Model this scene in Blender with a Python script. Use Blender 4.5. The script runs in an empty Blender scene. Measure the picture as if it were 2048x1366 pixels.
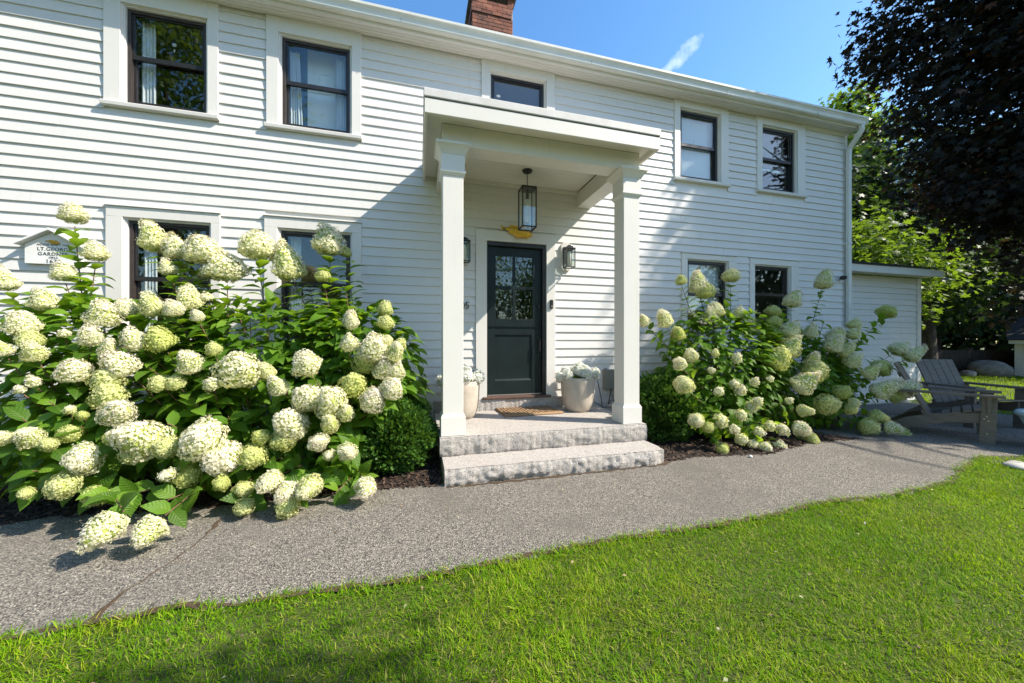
import bpy, math, random
import numpy as np
from mathutils import Vector, Matrix, noise as mnoise

R = math.radians
random.seed(7)
rng = np.random.default_rng(11)
scene = bpy.context.scene
COL = scene.collection

# ------------------------------------------------------------------ camera, world, sun, exposure
F, HZ, CX = 705.0, 683.0, 1024.0
TH = R(14.78)
CT, ST = math.cos(TH), math.sin(TH)
CAM = Vector((0.0, -4.5, 1.21))

cd = bpy.data.cameras.new('camera')
cam = bpy.data.objects.new('camera', cd)
COL.objects.link(cam)
cam.location = CAM
cam.rotation_euler = (R(90), 0, -TH)
cd.sensor_width = 36
cd.lens = 36 * F / 2048
cd.clip_end = 2000
cd.clip_start = 0.05
scene.camera = cam

SUN = Vector((1.0, -0.478, 1.015)).normalized()
SUN_EL = math.asin(SUN.z)
SUN_AZ = math.atan2(SUN.x, SUN.y)          # clockwise from +Y

world = bpy.data.worlds.new('World')
scene.world = world
world.use_nodes = True
wn = world.node_tree
for n in list(wn.nodes):
    wn.nodes.remove(n)
wo = wn.nodes.new('ShaderNodeOutputWorld')
bg = wn.nodes.new('ShaderNodeBackground')
sky = wn.nodes.new('ShaderNodeTexSky')
sky.sky_type = 'NISHITA'
sky.sun_disc = False
sky.sun_elevation = SUN_EL
sky.sun_rotation = SUN_AZ
sky.altitude = 0
sky.air_density = 1.3
sky.dust_density = 0.7
sky.ozone_density = 4.0
bg.inputs[1].default_value = 0.145
# a small wisp of cloud, given by its direction in the sky
tcw = wn.nodes.new('ShaderNodeTexCoord')
def wmath(op, a, b=None):
    n = wn.nodes.new('ShaderNodeMath'); n.operation = op
    for i, v in enumerate((a, b)):
        if v is None: continue
        if isinstance(v, (int, float)): n.inputs[i].default_value = v
        else: wn.links.new(v, n.inputs[i])
    return n.outputs[0]
def wdot(vec):
    n = wn.nodes.new('ShaderNodeVectorMath'); n.operation = 'DOT_PRODUCT'
    wn.links.new(tcw.outputs['Generated'], n.inputs[0]); n.inputs[1].default_value = vec
    return n.outputs['Value']
cu, cv = (1362 - CX) / F, (HZ - 112) / F
cdir = Vector((cu * CT + ST, CT - cu * ST, cv)).normalized()
cside = Vector((cdir.y, -cdir.x, 0)).normalized()
cup = cside.cross(cdir).normalized()
la = (cside * 0.86 + cup * 0.5).normalized()
lb = (cside * -0.5 + cup * 0.86).normalized()
ea = wmath('DIVIDE', wdot(la), 0.038)
eb = wmath('DIVIDE', wdot(lb), 0.016)
rr = wmath('ADD', wmath('MULTIPLY', ea, ea), wmath('MULTIPLY', eb, eb))
fall = wmath('SUBTRACT', 1.0, rr)
cn = wn.nodes.new('ShaderNodeTexNoise'); cn.inputs['Scale'].default_value = 34; cn.inputs['Detail'].default_value = 7
wn.links.new(tcw.outputs['Generated'], cn.inputs['Vector'])
cl = wmath('MULTIPLY', wmath('ADD', fall, wmath('MULTIPLY', wmath('SUBTRACT', cn.outputs['Fac'], 0.52), 4.6)), 0.32)
clc = wn.nodes.new('ShaderNodeClamp'); wn.links.new(cl, clc.inputs[0])
front = wmath('GREATER_THAN', wdot(cdir), 0.9)
cfac = wmath('MULTIPLY', wmath('MULTIPLY', clc.outputs[0], front), 0.6)
hs = wn.nodes.new('ShaderNodeHueSaturation'); hs.inputs['Saturation'].default_value = 1.2; hs.inputs['Value'].default_value = 1.0
wn.links.new(sky.outputs[0], hs.inputs['Color'])
cmix = wn.nodes.new('ShaderNodeMixRGB'); cmix.inputs[2].default_value = (8.5, 8.6, 8.8, 1)
wn.links.new(cfac, cmix.inputs[0]); wn.links.new(hs.outputs[0], cmix.inputs[1])
wn.links.new(cmix.outputs[0], bg.inputs[0])
wn.links.new(bg.outputs[0], wo.inputs[0])

sd = bpy.data.lights.new('sun', 'SUN')
sd.energy = 4.6
sd.angle = R(0.53)
sd.color = (1.0, 0.91, 0.78)
sun = bpy.data.objects.new('sun', sd)
COL.objects.link(sun)
sun.rotation_euler = SUN.to_track_quat('Z', 'Y').to_euler()
sun.location = (20, -10, 20)

scene.view_settings.view_transform = 'Standard'
scene.view_settings.look = 'None'
scene.view_settings.gamma = 1
scene.view_settings.use_curve_mapping = False
scene.view_settings.exposure = 0.95
scene.render.engine = 'CYCLES'
scene.cycles.use_denoising = True
scene.cycles.max_bounces = 8
scene.cycles.transparent_max_bounces = 10
scene.cycles.sample_clamp_indirect = 6

# ------------------------------------------------------------------ camera geometry helpers
def ray(px, py):
    u = (px - CX) / F
    return Vector((u * CT + ST, CT - u * ST, (HZ - py) / F))
def onY(px, py, Y=0.0):
    d = ray(px, py); t = (Y - CAM.y) / d.y
    return CAM + d * t
def onZ(px, py, z=0.0):
    d = ray(px, py); t = (z - CAM.z) / d.z
    return CAM + d * t
def wx(px, Y=0.0): return onY(px, 683, Y).x
def wz(px, py, Y=0.0): return onY(px, py, Y).z

# ------------------------------------------------------------------ object helpers
def tag(o, label=None, cat=None, group=None, kind=None):
    if label: o['label'] = label
    if cat: o['category'] = cat
    if group: o['group'] = group
    if kind: o['kind'] = kind
    return o
def wloc(o):
    p = Vector((0, 0, 0))
    while o is not None:
        p += o.location; o = o.parent
    return p
def link(o, parent=None):
    COL.objects.link(o)
    if parent is not None: o.parent = parent
    return o
def empty(name, loc, label, cat, group=None, rz=0.0):
    o = bpy.data.objects.new(name, None); link(o)
    o.location = loc; o.rotation_euler = (0, 0, rz); o.empty_display_size = 0.1
    return tag(o, label, cat, group)
def new_mesh(name, verts, faces, mat, smooth=False):
    me = bpy.data.meshes.new(name)
    me.from_pydata([tuple(v) for v in verts], [], faces)
    for m in (mat if isinstance(mat, (list, tuple)) else [mat]):
        me.materials.append(m)
    if smooth:
        me.polygons.foreach_set('use_smooth', [True] * len(me.polygons))
    me.update()
    return me
def place(name, me, parent=None, loc=(0, 0, 0)):
    o = bpy.data.objects.new(name, me)
    o.location = loc
    return link(o, parent)

class MB:
    """collects shapes; build() makes ONE mesh object. Coordinates are world unless the parent is built 'local'."""
    def __init__(s): s.v, s.f = [], []
    def add(s, vs, fs):
        n = len(s.v); s.v += [Vector(v) for v in vs]; s.f += [tuple(i + n for i in f) for f in fs]; return s
    def box(s, x0, x1, y0, y1, z0, z1):
        if x0 > x1: x0, x1 = x1, x0
        if y0 > y1: y0, y1 = y1, y0
        if z0 > z1: z0, z1 = z1, z0
        vs = [(x, y, z) for x in (x0, x1) for y in (y0, y1) for z in (z0, z1)]
        return s.add(vs, [(0, 1, 3, 2), (4, 6, 7, 5), (0, 4, 5, 1), (2, 3, 7, 6), (0, 2, 6, 4), (1, 5, 7, 3)])
    def obox(s, c, ax, ay, az, hx, hy, hz):
        c = Vector(c); vs = [c + ax * (i * hx) + ay * (j * hy) + az * (k * hz) for i in (-1, 1) for j in (-1, 1) for k in (-1, 1)]
        return s.add(vs, [(0, 1, 3, 2), (4, 6, 7, 5), (0, 4, 5, 1), (2, 3, 7, 6), (0, 2, 6, 4), (1, 5, 7, 3)])
    def beam(s, a, b, w, h, up=Vector((0, 0, 1))):
        a, b = Vector(a), Vector(b); d = (b - a).normalized()
        side = d.cross(up)
        if side.length < 1e-4: side = Vector((1, 0, 0))
        side.normalize(); u2 = side.cross(d).normalized()
        return s.obox((a + b) / 2, d, side, u2, (b - a).length / 2, w / 2, h / 2)
    def prism_x(s, prof, x0, x1):
        n = len(prof)
        vs = [(x0, y, z) for y, z in prof] + [(x1, y, z) for y, z in prof]
        fs = [(i, (i + 1) % n, n + (i + 1) % n, n + i) for i in range(n)]
        return s.add(vs, fs + [tuple(range(n - 1, -1, -1)), tuple(range(n, 2 * n))])
    def prism_y(s, prof, y0, y1):
        n = len(prof)
        vs = [(x, y0, z) for x, z in prof] + [(x, y1, z) for x, z in prof]
        fs = [(i, (i + 1) % n, n + (i + 1) % n, n + i) for i in range(n)]
        return s.add(vs, fs + [tuple(range(n - 1, -1, -1)), tuple(range(n, 2 * n))])
    def prism_z(s, prof, z0, z1):
        n = len(prof)
        vs = [(x, y, z0) for x, y in prof] + [(x, y, z1) for x, y in prof]
        fs = [(i, (i + 1) % n, n + (i + 1) % n, n + i) for i in range(n)]
        return s.add(vs, fs + [tuple(range(n - 1, -1, -1)), tuple(range(n, 2 * n))])
    def rings(s, rings, cap=True):
        """square/any rings of equal size joined in a row"""
        n = len(rings[0]); vs = [p for r in rings for p in r]; fs = []
        for k in range(len(rings) - 1):
            for i in range(n):
                fs.append((k * n + i, k * n + (i + 1) % n, (k + 1) * n + (i + 1) % n, (k + 1) * n + i))
        if cap: fs += [tuple(range(n - 1, -1, -1)), tuple(range((len(rings) - 1) * n, len(rings) * n))]
        return s.add(vs, fs)
    def tube(s, pts, rad, n=8):
        pts = [Vector(p) for p in pts]
        if not isinstance(rad, (list, tuple)): rad = [rad] * len(pts)
        rs = []; ref = None
        for i, p in enumerate(pts):
            d = (pts[min(i + 1, len(pts) - 1)] - pts[max(i - 1, 0)]).normalized()
            if ref is None:
                ref = d.cross(Vector((0.3, 0.9, 0.31)))
                if ref.length < 1e-3: ref = d.cross(Vector((1, 0, 0)))
            ref = (ref - d * ref.dot(d)).normalized(); b = d.cross(ref)
            rs.append([p + (ref * math.cos(2 * math.pi * k / n) + b * math.sin(2 * math.pi * k / n)) * rad[i] for k in range(n)])
        return s.rings(rs)
    def lathe(s, prof, c=(0, 0, 0), n=24):
        c = Vector(c)
        return s.rings([[c + Vector((r * math.cos(2 * math.pi * k / n), r * math.sin(2 * math.pi * k / n), z)) for k in range(n)] for r, z in prof])
    def build(s, name, mat, parent=None, smooth=False, bevel=0.0, local=False):
        off = Vector((0, 0, 0)) if (local or parent is None) else wloc(parent)
        o = place(name, new_mesh(name, [v - off for v in s.v], s.f, mat, smooth), parent)
        if bevel:
            m = o.modifiers.new('bevel', 'BEVEL'); m.width = bevel; m.segments = 2; m.limit_method = 'ANGLE'; m.angle_limit = R(40)
        return o

# scatter many small pieces into one numpy-made mesh
def scatter(name, bv, bf, mats, locs, mat, parent=None, rnd=None, smooth=True, uv=None):
    """bv (n,3) base verts, bf list of faces (tris or quads), mats (M,3,3), locs (M,3)"""
    bv = np.asarray(bv, float); M = len(locs); n = len(bv)
    off = np.array(wloc(parent)) if parent is not None else 0
    V = np.einsum('mij,nj->mni', mats, bv) + np.asarray(locs)[:, None, :] - off
    sizes = np.array([len(f) for f in bf]); flat = np.concatenate([np.array(f) for f in bf])
    loops = (flat[None, :] + (np.arange(M) * n)[:, None]).ravel()
    starts_b = np.concatenate([[0], np.cumsum(sizes)[:-1]])
    starts = (starts_b[None, :] + (np.arange(M) * sizes.sum())[:, None]).ravel()
    me = bpy.data.meshes.new(name)
    me.vertices.add(M * n); me.vertices.foreach_set('co', V.reshape(-1).astype(np.float32))
    me.loops.add(len(loops)); me.loops.foreach_set('vertex_index', loops.astype(np.int32))
    me.polygons.add(len(starts)); me.polygons.foreach_set('loop_start', starts.astype(np.int32))
    if smooth: me.polygons.foreach_set('use_smooth', np.ones(len(starts), bool))
    if rnd is None: rnd = rng.random(M)
    a = me.attributes.new('rnd', 'FLOAT', 'POINT'); a.data.foreach_set('value', np.repeat(rnd, n).astype(np.float32))
    if uv is not None:
        a = me.attributes.new('leafuv', 'FLOAT_VECTOR', 'POINT')
        a.data.foreach_set('vector', np.tile(np.asarray(uv, np.float32), (M, 1)).ravel())
    me.materials.append(mat); me.update(); me.validate()
    return place(name, me, parent)

def frames(y, z):
    """rotation matrices with local +Y along y and local +Z near z"""
    y = y / np.linalg.norm(y, axis=1, keepdims=True)
    x = np.cross(y, z); ln = np.linalg.norm(x, axis=1, keepdims=True); x = np.where(ln < 1e-5, np.array([[1., 0, 0]]), x / np.maximum(ln, 1e-9))
    z2 = np.cross(x, y)
    return np.stack([x, y, z2], axis=2)
def unit(n):
    v = rng.normal(size=(n, 3)); return v / np.linalg.norm(v, axis=1, keepdims=True)

# ------------------------------------------------------------------ materials
class NT:
    def __init__(s, name):
        s.m = bpy.data.materials.new(name); s.m.use_nodes = True; s.t = s.m.node_tree
        for n in list(s.t.nodes): s.t.nodes.remove(n)
        s.out = s.n('ShaderNodeOutputMaterial'); s._pos = None
    def n(s, k, **kw):
        nd = s.t.nodes.new(k)
        for a, b in kw.items(): setattr(nd, a, b)
        return nd
    def l(s, a, b): s.t.links.new(a, b)
    def val(s, sock, v):
        if isinstance(v, (int, float)): sock.default_value = v
        elif isinstance(v, (tuple, list)): sock.default_value = (*v, 1)[:4] if len(sock.default_value) == 4 else v
        else: s.l(v, sock)
    def pos(s):
        if s._pos is None: s._pos = s.n('ShaderNodeNewGeometry').outputs['Position']
        return s._pos
    def objpos(s): return s.n('ShaderNodeTexCoord').outputs['Object']
    def scaled(s, vec, sc):
        m = s.n('ShaderNodeMapping'); s.l(vec, m.inputs['Vector']); m.inputs['Scale'].default_value = sc; return m.outputs[0]
    def noise(s, scale, detail=4, rough=.55, vec=None, out='Fac'):
        nd = s.n('ShaderNodeTexNoise'); s.l(vec if vec is not None else s.pos(), nd.inputs['Vector'])
        nd.inputs['Scale'].default_value = scale; nd.inputs['Detail'].default_value = detail; nd.inputs['Roughness'].default_value = rough
        return nd.outputs[out]
    def voro(s, scale, out='Distance', vec=None, feature='F1'):
        nd = s.n('ShaderNodeTexVoronoi'); nd.feature = feature; s.l(vec if vec is not None else s.pos(), nd.inputs['Vector'])
        nd.inputs['Scale'].default_value = scale; return nd.outputs[out]
    def math(s, op, a, b=0.0, clamp=False):
        nd = s.n('ShaderNodeMath', operation=op, use_clamp=clamp); s.val(nd.inputs[0], a); s.val(nd.inputs[1], b); return nd.outputs[0]
    def ramp(s, fac, stops):
        nd = s.n('ShaderNodeValToRGB'); s.val(nd.inputs[0], fac); e = nd.color_ramp.elements
        while len(e) < len(stops): e.new(0.5)
        for el, (p, c) in zip(e, stops): el.position = p; el.color = (*c, 1) if len(c) == 3 else c
        return nd.outputs[0]
    def mix(s, fac, a, b, blend='MIX'):
        nd = s.n('ShaderNodeMixRGB', blend_type=blend); s.val(nd.inputs[0], fac); s.val(nd.inputs[1], a); s.val(nd.inputs[2], b); return nd.outputs[0]
    def bump(s, h, strength=.5, dist=.01, normal=None):
        nd = s.n('ShaderNodeBump'); s.l(h, nd.inputs['Height']); nd.inputs['Strength'].default_value = strength; nd.inputs['Distance'].default_value = dist
        if normal is not None: s.l(normal, nd.inputs['Normal'])
        return nd.outputs[0]
    def bsdf(s, col, rough=.5, normal=None, metal=0.0, spec=.5):
        b = s.n('ShaderNodeBsdfPrincipled'); s.val(b.inputs['Base Color'], col); s.val(b.inputs['Roughness'], rough)
        b.inputs['Metallic'].default_value = metal; b.inputs['Specular IOR Level'].default_value = spec
        if normal is not None: s.l(normal, b.inputs['Normal'])
        return b.outputs[0]
    def done(s, sh): s.l(sh, s.out.inputs[0]); return s.m
    def attr(s, name, out='Fac'): return s.n('ShaderNodeAttribute', attribute_name=name).outputs[out]
    def orand(s): return s.n('ShaderNodeObjectInfo').outputs['Random']

def simple(name, col, rough=.5, var=.12, scale=6, bump=0.0, bscale=60, metal=0.0, spec=.5):
    t = NT(name); f = t.noise(scale, 5)
    c2 = tuple(max(0, c * (1 - var)) for c in col); c3 = tuple(min(1, c * (1 + var)) for c in col)
    c = t.ramp(f, [(.3, c2), (.7, c3)])
    nm = t.bump(t.noise(bscale, 4), .4, bump) if bump else None
    return t.done(t.bsdf(c, rough, nm, metal, spec))

def white_paint(name, col, grain=(1, 30, 30)):
    t = NT(name)
    r = t.orand()
    c = t.ramp(t.math('ADD', t.math('MULTIPLY', t.noise(2.2, 6, .65), .75), t.math('MULTIPLY', r, .25)), [(.25, tuple(c * .93 for c in col)), (.75, col)])
    # faint grime streaks of the weathered paint
    st = t.noise(1, 5, .7, t.scaled(t.pos(), (9, 9, 1.2)))
    c = t.mix(t.math('MULTIPLY', t.math('SUBTRACT', st, .56, True), 1.5, True), c, (.52, .50, .45))
    nm = t.bump(t.noise(1, 4, .6, t.scaled(t.pos(), tuple(g * 4 for g in grain))), .25, .0012)
    return t.done(t.bsdf(c, .48, nm, 0, .35))

M = {}
M['clap'] = white_paint('clapboard_paint', (.71, .693, .668), (2, 40, 40))
M['trim'] = white_paint('trim_paint', (.725, .703, .662), (12, 12, 12))
M['porchw'] = white_paint('porch_paint', (.74, .716, .66), (12, 12, 12))
M['black'] = simple('black_window_frame', (.018, .017, .018), .38, .25, 30)
M['brown'] = simple('dark_brown_sash', (.035, .027, .025), .45, .25, 20)
M['iron'] = simple('black_iron', (.012, .012, .013), .42, .3, 60, .0004, 200)
M['door'] = simple('dark_green_door_paint', (.009, .017, .018), .36, .2, 5, .0003, 120, 0, .3)
M['gutter'] = simple('gutter_enamel', (.70, .70, .66), .42, .07, 3)
M['roofedge'] = simple('porch_roof_edge_metal', (.60, .585, .56), .55, .12, 7)
M['shade'] = simple('white_blind_cloth', (.64, .65, .69), .8, .03, 4)
M['interior'] = simple('interior_wall_paint', (.35, .34, .32), .8, .05, 1)
M['curtain'] = simple('white_curtain_cloth', (.74, .75, .78), .85, .05, 8)
M['doorwhite'] = simple('inner_door_paint', (.84, .84, .86), .6, .03, 2)
M['bluewall'] = simple('inner_blue_wall', (.08, .15, .21), .8, .1, 2)
M['gold'] = simple('gold_leaf', (.72, .42, .05), .38, .2, 25, .002, 70, .55)
M['bulb'] = simple('frosted_glass_tube', (.75, .72, .64), .3, .05, 10)
M['planter'] = simple('beige_planter', (.46, .40, .33), .72, .13, 9, .001, 160)
M['soil'] = simple('potting_soil', (.03, .022, .016), .95, .4, 60, .01, 120)
M['rubber'] = simple('black_cord', (.012, .012, .012), .55, .2, 30)
M['boxgrey'] = simple('grey_meter_box', (.22, .22, .19), .55, .1, 12)
M['threshold'] = simple('wood_threshold', (.10, .055, .04), .6, .35, 30, .001, 90)
M['stone'] = simple('field_stone', (.24, .23, .21), .85, .35, 6, .02, 25)
M['pale'] = simple('pale_stone', (.42, .40, .36), .8, .12, 9, .004, 60)
M['fence'] = simple('dark_fence_wood', (.045, .035, .028), .85, .35, 10, .003, 60)
M['shed'] = simple('shed_paint', (.70, .71, .70), .6, .06, 3)
M['blue'] = simple('pale_blue_chair_paint', (.38, .52, .58), .5, .07, 6)
M['screw'] = simple('steel_screw', (.65, .62, .58), .3, .1, 40, metal=.8)
M['cardw'] = simple('sticker_white', (.75, .72, .70), .6, .04, 9)
M['orange'] = simple('rusty_leaf', (.20, .06, .02), .7, .4, 20)
M['mortar'] = simple('mortar', (.36, .33, .30), .95, .2, 40, .004, 100)
M['signtext'] = simple('sign_lettering', (.06, .055, .05), .6, .15, 40)
M['signboard'] = simple('sign_paint', (.80, .79, .77), .5, .05, 6)

def mk_bark():
    t = NT('tree_bark'); v = t.scaled(t.pos(), (8, 8, 1.6))
    n = t.noise(1.5, 8, .7, v)
    return t.done(t.bsdf(t.ramp(n, [(.3, (.02, .016, .013)), (.7, (.10, .08, .065))]), .9, t.bump(n, .9, .03)))
M['bark'] = mk_bark()
def mk_stem():
    t = NT('woody_stem'); n = t.noise(40, 4)
    return t.done(t.bsdf(t.ramp(n, [(.3, (.07, .035, .02)), (.7, (.20, .11, .06))]), .7))
M['stem'] = mk_stem()

def mk_glass():
    t = NT('window_glass')
    lw = t.n('ShaderNodeLayerWeight'); lw.inputs['Blend'].default_value = .5
    w = t.bump(t.noise(2.2, 2, .4), .10, .004)
    sch = t.math('ADD', .062, t.math('MULTIPLY', t.math('POWER', lw.outputs['Facing'], 4.0), .8), True)
    g = t.n('ShaderNodeBsdfGlossy'); g.inputs['Roughness'].default_value = .01; g.inputs['Color'].default_value = (1, 1, 1, 1); t.l(w, g.inputs['Normal'])
    tr = t.n('ShaderNodeBsdfTransparent'); tr.inputs['Color'].default_value = (.93, .96, .95, 1)
    mx = t.n('ShaderNodeMixShader'); t.l(sch, mx.inputs[0]); t.l(tr.outputs[0], mx.inputs[1]); t.l(g.outputs[0], mx.inputs[2])
    return t.done(mx.outputs[0])
M['glass'] = mk_glass()

def mk_shingle():
    t = NT('asphalt_shingle'); n = t.noise(300, 3); b = t.noise(5, 4)
    c = t.mix(.5, t.ramp(n, [(.3, (.012, .013, .015)), (.7, (.06, .062, .066))]), t.ramp(b, [(.3, (.02, .021, .024)), (.7, (.04, .04, .043))]))
    return t.done(t.bsdf(c, .9, t.bump(n, .5, .003)))
M['shingle'] = mk_shingle()

def mk_brick():
    t = NT('old_red_brick'); r = t.orand()
    c = t.ramp(r, [(0, (.16, .055, .035)), (.35, (.30, .10, .06)), (.7, (.38, .15, .09)), (1, (.24, .10, .07))])
    soot = t.math('MULTIPLY', t.math('SUBTRACT', t.noise(3.2, 6, .7), .44, True), 3.2, True)
    c = t.mix(soot, c, (.035, .028, .025))
    c = t.mix(t.math('MULTIPLY', t.noise(60, 4), .35), c, (.10, .06, .045))
    return t.done(t.bsdf(c, .9, t.bump(t.noise(90, 5), .6, .004)))
M['brick'] = mk_brick()

def mk_granite(rockface):
    t = NT('granite_rockface' if rockface else 'granite_flamed')
    sp = t.voro(170, 'Color'); f = t.n('ShaderNodeSeparateColor'); t.l(sp, f.inputs[0])
    c = t.ramp(f.outputs[0], [(.0, (.11, .108, .105)), (.16, (.27, .255, .235)), (.5, (.40, .37, .335)), (.85, (.49, .455, .415)), (1, (.58, .545, .51))])
    big = t.noise(7, 5, .6)
    c = t.mix(t.math('MULTIPLY', big, .45), c, (.38, .345, .315))
    if rockface:
        vein = t.noise(13, 7, .75)
        c = t.mix(t.math('MULTIPLY', t.math('SUBTRACT', vein, .56, True), 1.2, True), c, (.27, .26, .25))
        nm = t.bump(t.noise(70, 9, .8), 1.0, .010)
    else:
        c = t.mix(t.math('MULTIPLY', t.math('SUBTRACT', t.noise(3.5, 5), .52, True), 1.3, True), c, (.40, .33, .28))
        nm = t.bump(t.noise(190, 3), .5, .002)
    return t.done(t.bsdf(c, .8, nm))
M['rockface'] = mk_granite(True); M['granite'] = mk_granite(False)

def mk_path():
    t = NT('chip_seal_asphalt')
    wob = t.noise(60, 2, .5, None, 'Color')
    v = t.n('ShaderNodeVectorMath', operation='ADD'); t.l(t.pos(), v.inputs[0])
    ws = t.n('ShaderNodeVectorMath', operation='SCALE'); t.l(wob, ws.inputs[0]); ws.inputs['Scale'].default_value = .008; t.l(ws.outputs[0], v.inputs[1])
    flat = t.scaled(v.outputs[0], (1, 1, .2))
    col = t.voro(130, 'Color', flat); s = t.n('ShaderNodeSeparateColor'); t.l(col, s.inputs[0])
    d = t.voro(130, 'Distance', flat)
    c = t.ramp(s.outputs[0], [(0, (.072, .064, .054)), (.22, (.185, .167, .140)), (.6, (.27, .245, .205)), (.88, (.36, .325, .265)), (1, (.54, .49, .40))])
    c = t.mix(t.math('MULTIPLY', t.math('SUBTRACT', d, .42, True), 2.2, True), c, (.025, .023, .021))
    patch = t.noise(1.1, 5, .6)
    c = t.mix(t.math('MULTIPLY', t.math('SUBTRACT', patch, .45, True), 1.6, True), c, (.175, .156, .128))
    fine = t.noise(.55, 6, .75)
    c = t.mix(t.math('MULTIPLY', t.math('SUBTRACT', fine, .50, True), 3.2, True), c, (.115, .106, .092))
    spots = t.noise(7, 4, .6)
    c = t.mix(t.math('MULTIPLY', t.math('SUBTRACT', spots, .66, True), 3.0, True), c, (.10, .09, .075))
    rust = t.noise(2.6, 6, .7)
    c = t.mix(t.math('MULTIPLY', t.math('SUBTRACT', rust, .63, True), 1.8, True), c, (.20, .13, .08))
    h = t.math('SUBTRACT', 1.0, t.math('MULTIPLY', d, 1.2))
    h = t.math('ADD', h, t.math('MULTIPLY', s.outputs[1], .6))
    return t.done(t.bsdf(c, .85, t.bump(h, .9, .006)))
M['path'] = mk_path()

def mk_mulch():
    t = NT('bark_mulch'); n = t.noise(45, 6, .7)
    return t.done(t.bsdf(t.ramp(n, [(.3, (.008, .006, .005)), (.7, (.05, .032, .022))]), .95, t.bump(n, 1, .03)))
M['mulch'] = mk_mulch()
def mk_chip():
    t = NT('mulch_chip'); r = t.attr('rnd')
    return t.done(t.bsdf(t.ramp(r, [(0, (.010, .007, .005)), (.6, (.045, .026, .017)), (1, (.12, .075, .05))]), .9))
M['chip'] = mk_chip()
def mk_litter():
    t = NT('dry_litter'); r = t.attr('rnd')
    return t.done(t.bsdf(t.ramp(r, [(0, (.10, .06, .03)), (.5, (.28, .19, .10)), (.75, (.50, .46, .30)), (1, (.12, .16, .04))]), .8))
M['litter'] = mk_litter()
def mk_ground():
    t = NT('turf_soil'); n = t.noise(24, 6, .7); b = t.noise(.6, 4)
    c = t.mix(b, t.ramp(n, [(.3, (.025, .035, .008)), (.7, (.08, .12, .015))]), t.ramp(n, [(.3, (.04, .045, .010)), (.7, (.13, .14, .022))]))
    return t.done(t.bsdf(c, .95, t.bump(n, .8, .03)))
M['ground'] = mk_ground()
def mk_moss():
    t = NT('moss_and_rust_dirt'); n = t.noise(60, 5, .7)
    return t.done(t.bsdf(t.ramp(n, [(.3, (.025, .017, .010)), (.55, (.085, .052, .028)), (.7, (.06, .062, .02))]), .95, t.bump(n, .9, .01)))
M['moss'] = mk_moss()

def leaf_mat(name, stops, trans, tw=.35, rough=.45, veins=False, spec=.4, patch=None):
    t = NT(name)
    r = t.math('FRACT', t.math('ADD', t.attr('rnd'), t.orand()))
    c = t.ramp(r, stops)
    if patch is not None:
        pn = t.noise(1.7, 5, .65)
        c = t.mix(t.math('MULTIPLY', t.math('SUBTRACT', pn, .53, True), 5.0, True), c, t.mix(.55, c, patch))
        p2 = t.noise(4.5, 4, .6)
        c = t.mix(t.math('MULTIPLY', t.math('SUBTRACT', p2, .60, True), 4.5, True), c, t.mix(.6, c, (.07, .17, .012)))
        p3 = t.noise(3.1, 5, .7)
        c = t.mix(t.math('MULTIPLY', t.math('SUBTRACT', p3, .66, True), 6.0, True), c, t.mix(.5, c, (.36, .28, .09)))
    nm = None
    if veins:
        uv = t.n('ShaderNodeSeparateXYZ'); t.l(t.attr('leafuv', 'Vector'), uv.inputs[0])
        ax = t.math('ABSOLUTE', uv.outputs[0])
        mid = t.math('SUBTRACT', 1.0, t.math('MULTIPLY', ax, 40), True)
        wv = t.math('SINE', t.math('MULTIPLY', t.math('SUBTRACT', uv.outputs[1], t.math('MULTIPLY', ax, .9)), 46))
        nm = t.bump(wv, .35, .003)
        c = t.mix(t.math('MULTIPLY', mid, .45), c, (.22, .30, .07))
    d = t.bsdf(c, rough, nm, 0, spec)
    tr = t.n('ShaderNodeBsdfTranslucent'); t.l(t.mix(1.0, c, trans, 'MULTIPLY') if False else t.mix(.6, c, trans), tr.inputs[0])
    mx = t.n('ShaderNodeMixShader'); mx.inputs[0].default_value = tw; t.l(d, mx.inputs[1]); t.l(tr.outputs[0], mx.inputs[2])
    return t.done(mx.outputs[0])
M['hleaf'] = leaf_mat('hydrangea_leaf', [(0, (.055, .13, .012)), (.5, (.095, .21, .018)), (.85, (.14, .28, .022)), (1, (.19, .33, .035))], (.40, .62, .02), .46, .45, True, .28)
M['evergreen'] = leaf_mat('evergreen_spray', [(0, (.03, .085, .015)), (.5, (.06, .15, .022)), (1, (.11, .22, .03))], (.16, .30, .02), .28, .5)
M['copper'] = leaf_mat('copper_maple_leaf', [(0, (.012, .015, .012)), (.5, (.022, .023, .017)), (.88, (.036, .026, .018)), (1, (.11, .045, .022))], (.12, .07, .015), .20, .55, False, .22)
M['green'] = leaf_mat('green_tree_leaf', [(0, (.04, .085, .012)), (.5, (.075, .15, .016)), (1, (.13, .21, .02))], (.30, .46, .02), .46, .5)
M['darkgreen'] = leaf_mat('dark_green_leaf', [(0, (.015, .035, .012)), (.6, (.03, .06, .018)), (1, (.06, .09, .02))], (.10, .18, .02), .3, .5)
M['grass'] = leaf_mat('grass_blade', [(0, (.07, .18, .004)), (.45, (.145, .30, .006)), (.8, (.24, .41, .008)), (.93, (.33, .38, .02)), (1, (.46, .39, .14))], (.42, .66, .008), .40, .6, spec=.12, patch=(.32, .32, .02))

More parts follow.
